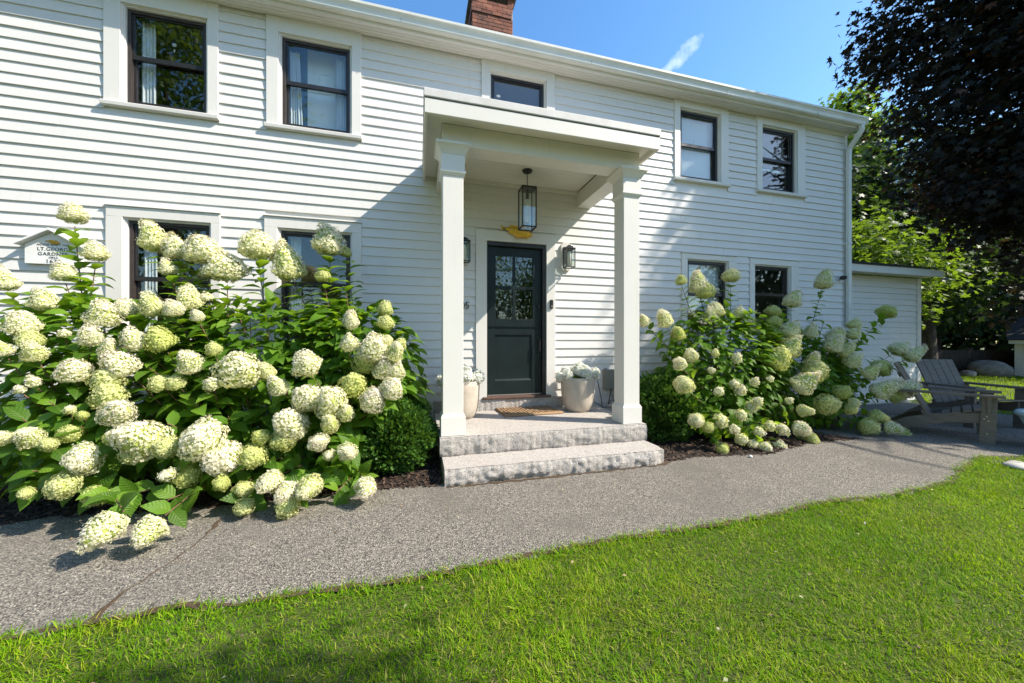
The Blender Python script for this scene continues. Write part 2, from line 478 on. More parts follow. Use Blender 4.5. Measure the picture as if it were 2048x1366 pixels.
def mk_floret(name, stops, under):
    t = NT(name)
    o = t.orand()
    r = t.math('ADD', t.math('MULTIPLY', t.attr('rnd'), .66), t.math('MULTIPLY', t.math('POWER', o, 1.6), .36))
    c = t.ramp(r, stops)
    d = t.bsdf(c, .6, None, 0, .25)
    tr = t.n('ShaderNodeBsdfTranslucent'); t.l(t.mix(.7, c, under), tr.inputs[0])
    mx = t.n('ShaderNodeMixShader'); mx.inputs[0].default_value = .36; t.l(d, mx.inputs[1]); t.l(tr.outputs[0], mx.inputs[2])
    return t.done(mx.outputs[0])
M['floret'] = mk_floret('hydrangea_floret', [(0, (.86, .76, .68)), (.16, (.87, .82, .72)), (.36, (.85, .82, .62)), (.68, (.75, .74, .36)), (1, (.52, .54, .14))], (.72, .72, .16))
M['limeflor'] = mk_floret('lime_floret', [(0, (.74, .74, .42)), (.5, (.60, .64, .22)), (1, (.44, .50, .10))], (.6, .62, .10))
M['whiteflor'] = mk_floret('white_floret', [(0, (.84, .84, .82)), (.6, (.80, .80, .76)), (1, (.66, .69, .58))], (.78, .80, .72))
M['flowcore'] = simple('flower_core', (.36, .42, .10), .9, .3, 60)

def mk_mat():
    t = NT('coir_rope'); n = t.noise(160, 5, .7); r = t.orand()
    return t.done(t.bsdf(t.mix(t.math('MULTIPLY', r, .5), t.ramp(n, [(.3, (.16, .09, .045)), (.7, (.46, .31, .17))]), (.22, .14, .08)), .95, t.bump(n, .9, .004)))
M['coir'] = mk_mat()
def mk_chair():
    t = NT('grey_brown_poly_lumber'); v = t.scaled(t.objpos(), (4, 4, 40))
    n = t.noise(2, 5, .6, v)
    return t.done(t.bsdf(t.ramp(n, [(.3, (.12, .095, .075)), (.7, (.20, .163, .132))]), .6, t.bump(n, .3, .001)))
M['chairwood'] = mk_chair()
def mk_roofedge():
    t = NT('weathered_roof_edge'); s = t.noise(1, 6, .75, t.scaled(t.pos(), (22, 22, 34)))
    spot = t.math('MULTIPLY', t.math('SUBTRACT', s, .62, True), 9, True)
    g = t.n('ShaderNodeSeparateXYZ'); t.l(t.pos(), g.inputs[0])
    left = t.math('SUBTRACT', 1.0, t.math('MULTIPLY', t.math('ABSOLUTE', t.math('SUBTRACT', g.outputs[0], .28)), 3.2), True)
    c = t.mix(t.math('MULTIPLY', spot, left), t.ramp(t.noise(9, 4), [(.3, (.56, .54, .51)), (.7, (.66, .645, .62))]), (.05, .045, .03))
    return t.done(t.bsdf(c, .6))
M['roofedge'] = mk_roofedge()

# ================================================================== GROUND, PATH, BEDS
def poly_sheet(name, pts, z, mat, parent=None, thick=0.0, res=None):
    mb = MB()
    if thick: mb.prism_z(pts, z - thick, z)
    else: mb.add([(x, y, z) for x, y in pts], [tuple(range(len(pts)))])
    return mb.build(name, mat, parent)

gm = MB(); gm.add([(-400, -400, 0), (400, -400, 0), (400, 400, 0), (-400, 400, 0)], [(0, 1, 2, 3)])
tag(gm.build('ground', M['ground']), 'green turf ground around the house', None, None, 'structure')

def g2(px, py): p = onZ(px, py); return (p.x, p.y)
def wobble(pts, amp, step, seed):
    rr = random.Random(seed); out = []
    for a, b in zip(pts[:-1], pts[1:]):
        L = math.hypot(b[0] - a[0], b[1] - a[1]); n = max(1, int(L / step))
        for i in range(n):
            f = i / n; j = amp if i else amp * .3
            out.append((a[0] + (b[0] - a[0]) * f + rr.uniform(-j, j), a[1] + (b[1] - a[1]) * f + rr.uniform(-j, j)))
    return out + [pts[-1]]
bed_edge = [(-7.0, -1.15), g2(-200, 1075), g2(0, 1053), g2(108, 1036), g2(298, 1026), g2(455, 1014), g2(646, 994), g2(758, 981), g2(884, 972)]
right_bed = [g2(1330, 926), g2(1386, 916), g2(1531, 911), g2(1614, 889), g2(1720, 879), (5.05, -1.0), (5.45, -.55), (5.6, -.05)]
lawn_edge = [(-7.0, -2.9), g2(-250, 1325), g2(0, 1285), g2(166, 1253), g2(265, 1241), g2(356, 1219), g2(476, 1217), g2(555, 1198), g2(775, 1172), g2(1000, 1128), g2(1200, 1087), g2(1407, 1057), g2(1552, 1034), g2(1640, 1008), g2(1780, 996), g2(1904, 966), g2(1925, 938), g2(1966, 914), (6.2, -2.30), (8.6, -2.2), (9.3, -1.4), (9.4, -.1)]
path_poly = wobble(bed_edge, .018, .12, 1) + [(.21, -1.45), (2.33, -1.45)] + wobble(right_bed, .018, .12, 2) + [(5.6, .26), (9.4, .26)] + wobble(list(reversed(lawn_edge)), .022, .1, 3)
tag(poly_sheet('path', path_poly, .012, M['path'], None, .03), None, None, None, 'structure')
PATH = next(o for o in COL.objects if o.name == 'path')
lb_poly = wobble(bed_edge, .0, .12, 1) + [(.18, -1.3), (.18, .02), (-7, .02)]
lb_poly = [(x, y - .03 if i < len(lb_poly) - 3 else y) for i, (x, y) in enumerate(lb_poly)]
rb_poly = [(2.33, .02), (2.33, -1.5)] + [(x, y - .03) for x, y in right_bed] + [(5.58, .02)]
tag(poly_sheet('mulch_bed', lb_poly, .006, M['mulch']), None, None, None, 'structure')
tag(poly_sheet('mulch_bed', rb_poly, .0065, M['mulch']), None, None, None, 'structure')

# crack across the path, a strip of moss and rusty dirt in the joint
ck = [g2(440, 1043), g2(425, 1062), g2(385, 1098), g2(340, 1130), g2(300, 1156), g2(262, 1180), g2(235, 1200), g2(205, 1225), g2(186, 1250)]
ckw = wobble(ck, .008, .03, 9); mb = MB(); vs = []; fs = []
rr_ = random.Random(3)
for i, (x, y) in enumerate(ckw):
    f = i / len(ckw); w = (.003 + .007 * rr_.random()) + (.022 * max(0, f - .72) / .28) + (.010 if f < .22 else 0)
    vs += [(x - w * .7, y - w * .7, .0135), (x, y, .0155), (x + w * .7, y + w * .7, .0135)]
    if i:
        k = 3 * i; fs += [(k - 3, k - 2, k + 1, k), (k - 2, k - 1, k + 2, k + 1)]
mb.add(vs, fs); mb.build('path_crack', M['moss'], PATH)
# rusty dirt line along the foot of the granite step and the lawn edge
def strip(name, pts, wid, z, mat, parent, seed):
    rr2 = random.Random(seed); vs = []; fs = []
    for i, (x, y) in enumerate(pts):
        a = pts[max(0, i - 1)]; b = pts[min(len(pts) - 1, i + 1)]
        d = Vector((b[0] - a[0], b[1] - a[1], 0)); d = d.normalized() if d.length else Vector((1, 0, 0)); nrm = Vector((-d.y, d.x, 0))
        w0, w1 = wid * rr2.uniform(.2, 1.0), wid * rr2.uniform(.2, 1.0)
        vs += [(x - nrm.x * w0, y - nrm.y * w0, z), (x + nrm.x * w1, y + nrm.y * w1, z)]
        if i: k = 2 * i; fs.append((k - 2, k - 1, k + 1, k))
    mb = MB(); mb.add(vs, fs); return mb.build(name, mat, parent)
strip('dirt_line', wobble([(.22, -1.565), (1.0, -1.575), (1.6, -1.57), (2.3, -1.56), (2.42, -1.5)], .006, .05, 21), .03, .0148, M['moss'], PATH, 4)
strip('dirt_line', wobble(lawn_edge[1:18], .012, .05, 22), .024, .0158, M['moss'], PATH, 5)

# mulch chips
def in_poly(P, poly):
    x, y = P[:, 0], P[:, 1]; c = np.zeros(len(P), bool); n = len(poly)
    for i in range(n):
        x0, y0 = poly[i]; x1, y1 = poly[(i + 1) % n]
        k = ((y0 > y) != (y1 > y)); xi = (x1 - x0) * (y - y0) / (y1 - y0 + 1e-12) + x0
        c ^= k & (x < xi)
    return c
def chips(poly, n, nm):
    xs = [p[0] for p in poly]; ys = [p[1] for p in poly]
    P = np.stack([rng.uniform(max(min(xs), -3.6), max(xs), n), rng.uniform(min(ys), max(ys), n), rng.uniform(.006, .022, n)], 1)
    P = P[in_poly(P, poly)]; m = len(P)
    d = unit(m); d[:, 2] *= .35; mats = frames(d, np.tile([0, 0, 1.], (m, 1)) + unit(m) * .5)
    s = rng.uniform(.5, 1.3, m); mats = mats * s[:, None, None]
    bv = [(-.006, -.022, 0), (.006, -.02, .002), (.008, .022, 0), (-.005, .02, .003), (0, 0, .008)]
    o = scatter(nm, bv, [(0, 1, 4), (1, 2, 4), (2, 3, 4), (3, 0, 4)], mats, P, M['chip'], smooth=False)
    tag(o, 'dark bark chips lying on the flower bed', None, None, 'stuff')
chips(lb_poly, 14000, 'mulch_chips'); chips(rb_poly, 7000, 'mulch_chips')

def litter():
    n = 3200
    P = np.stack([rng.uniform(-3.2, 7.5, n), rng.uniform(-3.0, -1.3, n), np.full(n, .014)], 1); P = P[in_poly(P, path_poly)]; m = len(P)
    bv = [(-.5, -.4, 0), (.5, -.45, 0), (.55, .4, 0), (-.45, .5, 0), (-.2, -.15, .5), (.25, .05, .55), (-.05, .25, .45)]
    bf = [(0, 1, 5, 4), (1, 2, 5), (2, 3, 6, 5), (3, 0, 4, 6), (4, 5, 6)]
    a = rng.uniform(0, 6.28, m); sz = .0035 + .006 * rng.random(m) ** 3
    mats = frames(np.stack([np.cos(a), np.sin(a), np.zeros(m)], 1), np.tile([0, 0, 1.], (m, 1))) * sz[:, None, None]
    tag(scatter('loose_stones', bv, bf, mats, P, M['path'], smooth=False), 'small loose stones lying on the path', None, None, 'stuff')
    n = 420
    P = np.stack([rng.uniform(-3.2, 6.5, n), -1.35 - np.abs(rng.normal(0, .30, n)), np.full(n, .017)], 1); P = P[in_poly(P, path_poly)]; m = len(P)
    mats = frames(np.c_[unit(m)[:, :2], rng.normal(0, .15, m)], np.c_[rng.normal(0, .3, (m, 2)), np.ones(m)]) * rng.uniform(.008, .022, m)[:, None, None]
    tag(scatter('leaf_litter', [(0, 0, 0), (-.32, .45, .1), (0, 1, 0), (.32, .45, .12)], [(0, 1, 2), (0, 2, 3)], mats, P, M['litter'], smooth=False), 'fallen petals and bits of dry leaf on the path', None, None, 'stuff')
litter()
def lawn_leaves():
    n = 260
    P = np.stack([rng.uniform(-3, 6.5, n), rng.uniform(-3.8, -1.8, n), rng.uniform(.022, .034, n)], 1); P = P[~in_poly(P, path_poly)]; m = len(P)
    mats = frames(np.c_[unit(m)[:, :2], rng.normal(0, .2, m)], np.c_[rng.normal(0, .5, (m, 2)), np.ones(m)]) * rng.uniform(.010, .026, m)[:, None, None]
    tag(scatter('fallen_leaves', [(0, 0, 0), (-.32, .45, .12), (0, 1, 0), (.32, .45, .15)], [(0, 1, 2), (0, 2, 3)], mats, P, M['litter'], smooth=False), 'small fallen leaves scattered over the lawn', None, None, 'stuff')
lawn_leaves()

# ================================================================== GRASS
def grass():
    P = []
    def area(x0, x1, y0, y1, dens):
        n = int((x1 - x0) * (y1 - y0) * dens)
        P.append(np.stack([rng.uniform(x0, x1, n), rng.uniform(y0, y1, n), np.full(n, dens)], 1))
    area(-3.6, 5.5, -3.95, -1.6, 20000)
    area(5.5, 9.5, -5.0, -1.9, 2600)
    area(3.0, 5.5, -5.0, -3.95, 2200)
    area(.6, 3.0, -5.0, -3.95, 2600)
    area(.6, 9.5, -6.4, -5.0, 1500)
    P = np.concatenate(P)
    P = P[~in_poly(P, [(x, y) for x, y in path_poly])]
    # keep what this camera or one a step beside it could see
    rel = P[:, :2] - np.array([0, -4.5]); dep = rel[:, 0] * ST + rel[:, 1] * CT; lat = rel[:, 0] * CT - rel[:, 1] * ST
    P = P[(dep > .1) & (np.abs(lat) < dep * 1.75 + 1.3)]
    n = len(P)
    # clumps: blades lean together
    gx = np.sin(P[:, 0] * 9.1 + 3 * np.sin(P[:, 1] * 5.3)) + np.sin(P[:, 1] * 11.7 + P[:, 0] * 4.1)
    ang = gx * 1.6 + rng.normal(0, 1.5, n)
    lean = np.clip(rng.normal(.92, .36, n), .1, 1.6)
    d = np.stack([np.cos(ang) * np.sin(lean), np.sin(ang) * np.sin(lean), np.cos(lean)], 1)
    mats = frames(d, np.stack([-np.cos(ang) * np.cos(lean), -np.sin(ang) * np.cos(lean), np.sin(lean)], 1) + unit(n) * .5)
    L = rng.uniform(.016, .040, n) * (1 + .22 * np.sin(P[:, 0] * 3.1) * np.sin(P[:, 1] * 3.7))
    W = rng.uniform(.0014, .0032, n) * np.where(rng.random(n) < .06, 2.0, 1.0) * np.where(P[:, 2] < 5000, 1.8, 1.0)
    lf = (np.sin(P[:, 0] * 2.3 + 1.2 * P[:, 1]) + np.sin(4.7 * P[:, 1] - 1.9 * P[:, 0] + 1) + np.sin(7.1 * P[:, 0] + 3.3 * P[:, 1] + 2 * np.sin(P[:, 1] * 3)) + np.sin(13 * P[:, 1] - 9 * P[:, 0] + 2 * np.sin(4 * P[:, 0]))) / 4
    rnd = np.clip(.40 + .34 * lf + rng.normal(0, .19, n), 0.0, .94)
    L = L * (1 - .22 * lf)
    S = np.stack([W, L, L], 1)
    mats = mats * S[:, None, :]
    bv = [(-.5, 0, 0), (.5, 0, 0), (.46, .55, .04), (-.46, .55, .04), (0, 1, -.10)]
    rnd = np.where(rng.random(n) < .035, .985, np.minimum(rnd, .94))
    locs = np.stack([P[:, 0], P[:, 1], rng.uniform(-.004, .004, n)], 1)
    o = scatter('grass', bv, [(0, 1, 2, 3), (3, 2, 4)], mats, locs, M['grass'], rnd=rnd)
    tag(o, 'short mown lawn grass in front of the path', None, None, 'stuff')
    # far lawn beyond the patio
    m = 42000
    Q = np.stack([rng.uniform(9.2, 21, m), rng.uniform(-6, 4.6, m)], 1); Q = Q[~in_poly(Q, path_poly)]; m = len(Q)
    ang = rng.uniform(0, 6.28, m); lean = np.clip(rng.normal(.7, .3, m), .1, 1.3)
    d = np.stack([np.cos(ang) * np.sin(lean), np.sin(ang) * np.sin(lean), np.cos(lean)], 1)
    mats = frames(d, np.stack([-np.cos(ang), -np.sin(ang), np.ones(m)], 1)) * np.stack([rng.uniform(.008, .014, m), rng.uniform(.05, .09, m), rng.uniform(.05, .09, m)], 1)[:, None, :]
    o = scatter('grass', bv, [(0, 1, 2, 3), (3, 2, 4)], mats, np.c_[Q, np.zeros(m)], M['grass'], rnd=rng.uniform(.2, .8, m))
    tag(o, 'far lawn grass between the patio and the fence', None, None, 'stuff')
    # coarse tufts spilling over the edge of the path
    e = np.array(wobble(lawn_edge[1:18], .03, .02, 31)); k = len(e)
    e = np.repeat(e, 10, 0) + rng.normal(0, .022, (k * 10, 2)) - np.array([0, .02]); m = len(e)
    ang = rng.normal(1.5, 1.1, m); lean = np.clip(rng.normal(1.15, .25, m), .4, 1.5)
    d = np.stack([np.cos(ang) * np.sin(lean), np.sin(ang) * np.sin(lean), np.cos(lean)], 1)
    mats = frames(d, np.stack([-np.cos(ang) * np.cos(lean), -np.sin(ang) * np.cos(lean), np.sin(lean)], 1)) * np.stack([rng.uniform(.002, .0045, m), rng.uniform(.022, .06, m), rng.uniform(.022, .06, m)], 1)[:, None, :]
    o = scatter('grass', bv, [(0, 1, 2, 3), (3, 2, 4)], mats, np.c_[e, np.full(m, .01)], M['grass'], rnd=rng.uniform(.1, .9, m))
    tag(o, 'coarse grass spilling over the lawn edge of the path', None, None, 'stuff')
grass()

# ================================================================== HOUSE
HX0, HX1 = -6.2, 7.24
WZ0, WZ1 = .20, 4.845
house = empty('house', (0, 0, 0), 'white clapboard two storey house with a columned front porch and dark green door', 'house')

# windows: (frame left px, frame right px, top px at left, bottom px at left, casing left px, casing right px, casing top px at left, kind)
YC = -.032       # face of the casings
def span(l, r): return wx(l, YC), wx(r, YC)
WIN = []
def addwin(fl, fr, ftl, fbl, cl_, cr_, top=None, kind='plain', zb=None):
    fx0, fx1 = span(fl, fr); cx0, cx1 = span(cl_, cr_)
    zt = wz(fl, ftl, YC); z0 = wz(fl, fbl, YC) if zb is None else zb
    WIN.append(dict(x0=fx0, x1=fx1, z0=z0, z1=zt, cx0=cx0, cx1=cx1, ct=(WZ1 - .002 if top is None else top), kind=kind))
addwin(247, 408, 8, 201, 206, 436, None, 'leafy')
addwin(562, 698, 67.4, 246, 532, 722, None, 'curtains')
addwin(983.4, 1089.3, 142.7, 340, 963.2, 1109.9, None, 'plain')
addwin(1364.3, 1439.8, 216.2, 352, 1349.9, 1457.8, None, 'blind')
addwin(1528.3, 1593.4, 250.9, 376, 1515.2, 1611.4, None, 'halfblind')
LZT = wz(210, 409.7, YC)
addwin(251, 415, 438, 675, 210.4, 440, LZT, 'lower')
addwin(560, 699, 459, 675, 528, 722.6, wz(528, 431, YC), 'lower')
addwin(1378.7, 1455.3, 520, 655, 1364.4, 1474, wz(1364.4, 505.4, YC), 'blindlow')
addwin(1513, 1580.5, 530.8, 646, 1500.7, 1598.5, wz(1500.7, 515.2, YC), 'dark')
# tidy: common heights per storey, left and right
zs = [w['z1'] for w in WIN]; print('tops', [round(z, 3) for z in zs]); print('bots', [round(w['z0'], 3) for w in WIN])

DX0, DX1 = wx(973.5, 0), wx(1090.9, 0)                # black door frame
DZ1 = wz(973.5, 482.5, 0)
DCX0, DCX1 = wx(951.8, YC), wx(1110.7, YC)
DCZ1 = wz(951.8, 457.6, YC)
DZ0 = .468
print('door', DX0, DX1, DZ1, DCX0, DCX1, DCZ1)

holes = [(w['x0'] - .03, w['x1'] + .03, w['z0'] - .03, w['z1'] + .03) for w in WIN] + [(DX0 - .01, DX1 + .01, DZ0, DZ1 + .01)]
def wall_with_holes(mb, x0, x1, z0, z1, holes, y0, y1):
    xs = sorted({x0, x1, *[h[0] for h in holes], *[h[1] for h in holes]})
    for a, b in zip(xs[:-1], xs[1:]):
        m = (a + b) / 2; cuts = sorted([(h[2], h[3]) for h in holes if h[0] < m < h[1]]); z = z0
        for c0, c1 in cuts:
            if c0 > z: mb.box(a, b, y0, y1, z, c0)
            z = max(z, c1)
        if z1 > z: mb.box(a, b, y0, y1, z, z1)
mb = MB(); wall_with_holes(mb, HX0, HX1, WZ0, WZ1 + .1, holes, .001, .13); mb.build('wall', M['trim'], house)
mb = MB(); mb.box(HX0 + .0, HX0 + .13, .135, 7.5, .0, 4.95); mb.box(HX1 - .13, HX1, .135, 7.5, .0, 4.95); mb.box(HX0, HX1, 7.5, 7.63, 0, 4.95)
mb.build('wall', M['clap'], house)
mb = MB(); mb.box(HX0, HX1, .02, 7.5, -.05, .195); mb.build('foundation', M['granite'], house)
mb = MB(); mb.box(HX0 + .14, HX1 - .14, .14, 7.4, 2.62, 2.80); mb.build('inner_floor', M['interior'], house)
mb = MB(); mb.box(HX0 + .14, HX1 - .14, 3.2, 3.3, .2, 2.60); mb.box(HX0 + .14, HX1 - .14, 3.2, 3.3, 2.82, 4.84); mb.box(-2.05, -1.95, .14, 3.18, 2.82, 4.84); mb.box(.1, .2, .14, 3.18, .2, 2.6); mb.box(3.0, 3.1, .14, 3.18, .2, 4.84)
mb.build('inner_wall', M['interior'], house)
mb = MB(); mb.box(HX0 + .1, HX1 - .1, .10, 7.4, 4.86, 4.9); mb.build('inner_ceiling', M['interior'], house)

# --- clapboards: every board an object
EXP = .1112
def clap_mesh():
    # unit length wedge: local x 0..1
    mb = MB(); t0, t1, h = .019, .004, EXP + .012
    mb.prism_x([(0, 0), (-t0, 0), (-t0 + .0005, .006), (-t1, h), (0, h)], 0, 1)
    return new_mesh('clapboard', mb.v, mb.f, M['clap'])
CLAP = clap_mesh()
def clapboards(parent, x0, x1, z0, z1, cuts, Y, joints, seed):
    rr3 = random.Random(seed); z = z0; base = wloc(parent); n = 0
    while z < z1 - .02:
        segs = [(x0, x1)]
        for c in cuts:
            if c[2] < z + EXP * .75 and c[3] > z + EXP * .25:
                ns = []
                for a, b in segs:
                    if c[1] <= a or c[0] >= b: ns.append((a, b)); continue
                    if c[0] > a: ns.append((a, c[0]))
                    if c[1] < b: ns.append((c[1], b))
                segs = ns
        for a, b in segs:
            pieces = [(a, b)]
            if joints and b - a > 2.2 and rr3.random() < .8:
                m = a + (b - a) * rr3.uniform(.2, .8); pieces = [(a, m - .0014), (m + .0014, b)]
            for p, q in pieces:
                if q - p < .02: continue
                o = place('clapboard', CLAP, parent, Vector((p, Y, z + rr3.uniform(-.0012, .0012))) - base)
                o.scale = (q - p, 1 + rr3.uniform(-.06, .10), 1 if z + EXP + .012 < z1 else (z1 - z) / (EXP + .012)); n += 1
        z += EXP
    return n
cuts = []
for w in WIN:
    cuts.append((w['cx0'], w['cx1'], w['z0'] - .075, w['ct']))
cuts.append((DCX0, DCX1, 0, DCZ1))
nb = clapboards(house, HX0, wx(1687, 0), WZ0 + .03, WZ1, cuts, 0.0, True, 5)
print('boards', nb)
mb = MB(); mb.box(wx(1687, 0), HX1 + .022, -.024, -.0, .18, WZ1); mb.box(HX1 + .002, HX1 + .022, .002, .12, .18, WZ1); mb.build('corner_board', M['trim'], house, bevel=.003)

# --- windows
def curtain_sheet(x0, x1, z0, z1, y, waves, amp, flare=0.0):
    nx = waves * 8; mb = MB(); vs = []; fs = []
    for k in range(2):
        for i in range(nx + 1):
            f = i / nx; spread = 1 + flare * (0 if k else 1)
            x = x0 + (x1 - x0) * f * spread
            vs.append((x, y + amp * math.sin(f * waves * 2 * math.pi) + amp * .4 * math.sin(f * waves * 4.3 + 1), z1 if k else z0))
    for i in range(nx): fs.append((i, i + 1, nx + 2 + i, nx + 1 + i))
    mb.add(vs, fs); return mb

def window(w, i):
    x0, x1, z0, z1 = w['x0'], w['x1'], w['z0'], w['z1']; kind = w['kind']; lowr = w['ct'] < WZ1 - .1
    ch = min(z1 + .10, w['ct']) if not lowr else z1 + .012 + (w['ct'] - z1 - .012) * .0
    # window = its casing
    mb = MB(); top = w['ct']; bot = z0 - .02; jx0, jx1 = x0 - .028, x1 + .028; jz = z1 + .022
    mb.box(w['cx0'], jx0, YC, -.0, bot, jz if lowr else top); mb.box(jx1, w['cx1'], YC, -.0, bot, jz if lowr else top)
    if lowr: mb.box(w['cx0'], w['cx1'], YC + .002, 0, jz + .001, top)
    else: mb.box(jx0, jx1, YC, 0, jz, top)
    wo_ = mb.build('window', M['trim'], house, bevel=.003)
    # stepped white jamb round the black frame
    mb = MB()
    for d, ya in ((.028, -.012), (.016, -.002)):
        mb.box(x0 - d, x0 - d + .0115, ya, .10, z0 - .015, z1 + d); mb.box(x1 + d - .0115, x1 + d, ya, .10, z0 - .015, z1 + d)
        mb.box(x0 - d + .012, x1 + d - .012, ya, .10, z1 + d - .0115, z1 + d)
    mb.build('jamb', M['trim'], wo_)
    mb = MB(); mb.prism_x([(.10, z0 - .005), (-.055, z0 - .025), (-.062, z0 - .032), (-.058, z0 - .066), (-.025, z0 - .070), (-.025, z0 - .074), (.10, z0 - .05)], w['cx0'] - .012, w['cx1'] + .012)
    mb.build('sill', M['trim'], wo_, bevel=.003)
    if lowr:
        mb = MB(); mb.prism_x([(0, top + .003), (0, top + .022), (-.045, top + .010), (-.045, top + .003)], w['cx0'] - .008, w['cx1'] + .008); mb.build('drip_cap', M['trim'], wo_)
    zm = (z0 + z1) / 2 + .01; t = .028
    mb = MB()   # outer black frame
    mb.box(x0, x0 + t, .02, .10, z0, z1); mb.box(x1 - t, x1, .02, .10, z0, z1); mb.box(x0 + t, x1 - t, .021, .10, z1 - t, z1); mb.box(x0 + t, x1 - t, .021, .10, z0, z0 + t)
    mb.build('frame', M['brown'] if x0 < 0 else M['black'], wo_, bevel=.002)
    ix0, ix1 = x0 + t + .001, x1 - t - .001; s = .020
    mb = MB()   # upper sash (outside) and lower sash (inside)
    za, zb_ = zm - .022, z1 - t - .001
    mb.box(ix0, ix0 + s, .036, .060, za, zb_); mb.box(ix1 - s, ix1, .036, .060, za, zb_); mb.box(ix0 + s, ix1 - s, .037, .060, zb_ - s * .8, zb_); mb.box(ix0 + s, ix1 - s, .034, .060, za, za + .046)
    mb.build('sash', M['black'], wo_, bevel=.0015)
    mb = MB(); za2, zb2 = z0 + t + .001, zm + .022
    mb.box(ix0, ix0 + s, .064, .088, za2, zb2); mb.box(ix1 - s, ix1, .064, .088, za2, zb2); mb.box(ix0 + s, ix1 - s, .065, .088, zb2 - .03, zb2); mb.box(ix0 + s, ix1 - s, .063, .088, za2, za2 + .034)
    mb.build('sash', M['black'], wo_, bevel=.0015)
    mb = MB(); mb.box(ix0 + s, ix1 - s, .047, .051, za + .046, zb_ - s * .8); mb.build('pane', M['glass'], wo_)
    mb = MB(); mb.box(ix0 + s, ix1 - s, .075, .079, za2 + .034, zb2 - .03); mb.build('pane', M['glass'], wo_)
    W_ = x1 - x0
    def clutter(zc):      # small sash lock and tag on the glass
        xm = (x0 + x1) / 2 + .01; mb = MB()
        mb.box(xm - .016, xm + .016, .1, .104, zc + .03, zc + .062); mb.box(xm - .006, xm + .006, .1, .104, zc - .03, zc)
        mb.build('sash_tag', M['cardw'], wo_)
    if kind in ('leafy',):
        curtain_sheet(x0 + .035, x0 + W_ * .24, z0 + .03, z1 - .02, .15, 4, .016).build('curtain', M['curtain'], wo_, smooth=True); clutter(zm + .2)
    elif kind == 'curtains':
        curtain_sheet(x0 + .03, x0 + W_ * .19, z0 + .03, z1 - .05, .15, 5, .018, .35).build('curtain', M['curtain'], wo_, smooth=True)
        curtain_sheet(x1 - W_ * .26, x1 - .03, z0 + .03, z1 - .05, .15, 6, .018).build('curtain', M['curtain'], wo_, smooth=True)
        mb = MB(); mb.box(x0 + W_ * .27, x1 + .3, .25, .29, z0 - .6, z1 + .1); mb.box(x0 + W_ * .36, x0 + W_ * .62, .242, .249, zm + .06, zm + .07); mb.box(x0 + W_ * .36, x0 + W_ * .62, .242, .249, zm + .3, zm + .31); mb.build('inner_door', M['doorwhite'], wo_)
        mb = MB(); mb.box(x0 - .2, x0 + W_ * .268, .26, .30, z0 - .6, z1 + .1); mb.build('inner_wall', M['bluewall'], wo_); clutter(zm + .12)
    elif kind in ('blind', 'blindlow'):
        mb = MB(); mb.box(x0 + .02, x1 - .02, .115, .12, z0 + (.04 if kind == 'blind' else .28), z1 - .03); mb.build('blind', M['shade'], wo_); clutter(zm + .1)
    elif kind == 'halfblind':
        mb = MB(); zz = z1 - .035
        while zz > z0 + .42: mb.obox(((x0 + x1) / 2 - .03, .118, zz), Vector((1, 0, 0)), Vector((0, .8, .6)), Vector((0, -.6, .8)), W_ / 2 - .07, .010, .0012); zz -= .016
        mb.build('blind', M['shade'], wo_)
        mb = MB(); mb.box(x0 + .03, x1 - .10, .11, .13, z0 + .36, z0 + .40); mb.build('blind_rail', M['shade'], wo_)
    elif kind == 'lower':
        curtain_sheet(x0 + .03, x0 + W_ * .22, z0 + .03, z1 - .02, .16, 4, .012).build('curtain', M['curtain'], wo_, smooth=True); clutter(zm + .02)
    return wo_
for i, w in enumerate(WIN): window(w, i)
# round pale sticker in the porch window
mb = MB(); c = onY(997, 192, .043); mb.prism_y([(c.x + .028 * math.cos(a), c.z + .019 * math.sin(a)) for a in [k * math.pi / 10 for k in range(20)]], .0435, .0455)
mb.build('window_sticker', M['cardw'], house)

# --- eave: soffit boards, fascia, gutter, roof
ys = [-.178, -.136, -.095, -.05, -.004]
for a, b in zip(ys[:-1], ys[1:]):
    mb = MB(); mb.prism_x([(a + .002, 4.87), (a + .002, 4.850), (a + .006, 4.846), (b - .006, 4.846), (b - .002, 4.850), (b - .002, 4.87)], HX0, HX1 + .04); mb.build('soffit_board', M['trim'], house)
mb = MB(); mb.prism_x([(-.0, 4.844), (-.052, 4.844), (-.046, 4.832), (-.030, 4.820), (-.0215, 4.80), (0, 4.80)], wx(1598, 0), HX1 + .03); mb.build('bed_moulding', M['trim'], house)
mb = MB(); mb.box(HX0, HX1 + .05, -.20, -.18, 4.835, 5.0); mb.build('fascia', M['trim'], house, bevel=.003)
gp = [(-.202, 4.995), (-.202, 4.868), (-.262, 4.866), (-.270, 4.880), (-.274, 4.915), (-.290, 4.945), (-.303, 4.955), (-.305, 4.982), (-.298, 4.988), (-.292, 4.982), (-.290, 4.962), (-.262, 4.925), (-.256, 4.88), (-.21, 4.88), (-.21, 4.995)]
mb = MB(); mb.prism_x(gp, HX0, HX1 + .06); mb.box(HX1 + .058, HX1 + .062, -.30, -.204, 4.868, 4.985); mb.build('gutter', M['gutter'], house)
for gx in (-2.4, -.2, 2.2, 4.4, 6.2):
    mb = MB(); mb.box(gx, gx + .004, -.276, -.2735, 4.868, 4.94); mb.build('gutter_joint', M['boxgrey'], house)
pitch = math.tan(R(27.5))
def roof_z(y): return 5.0 + (y + .25) * pitch
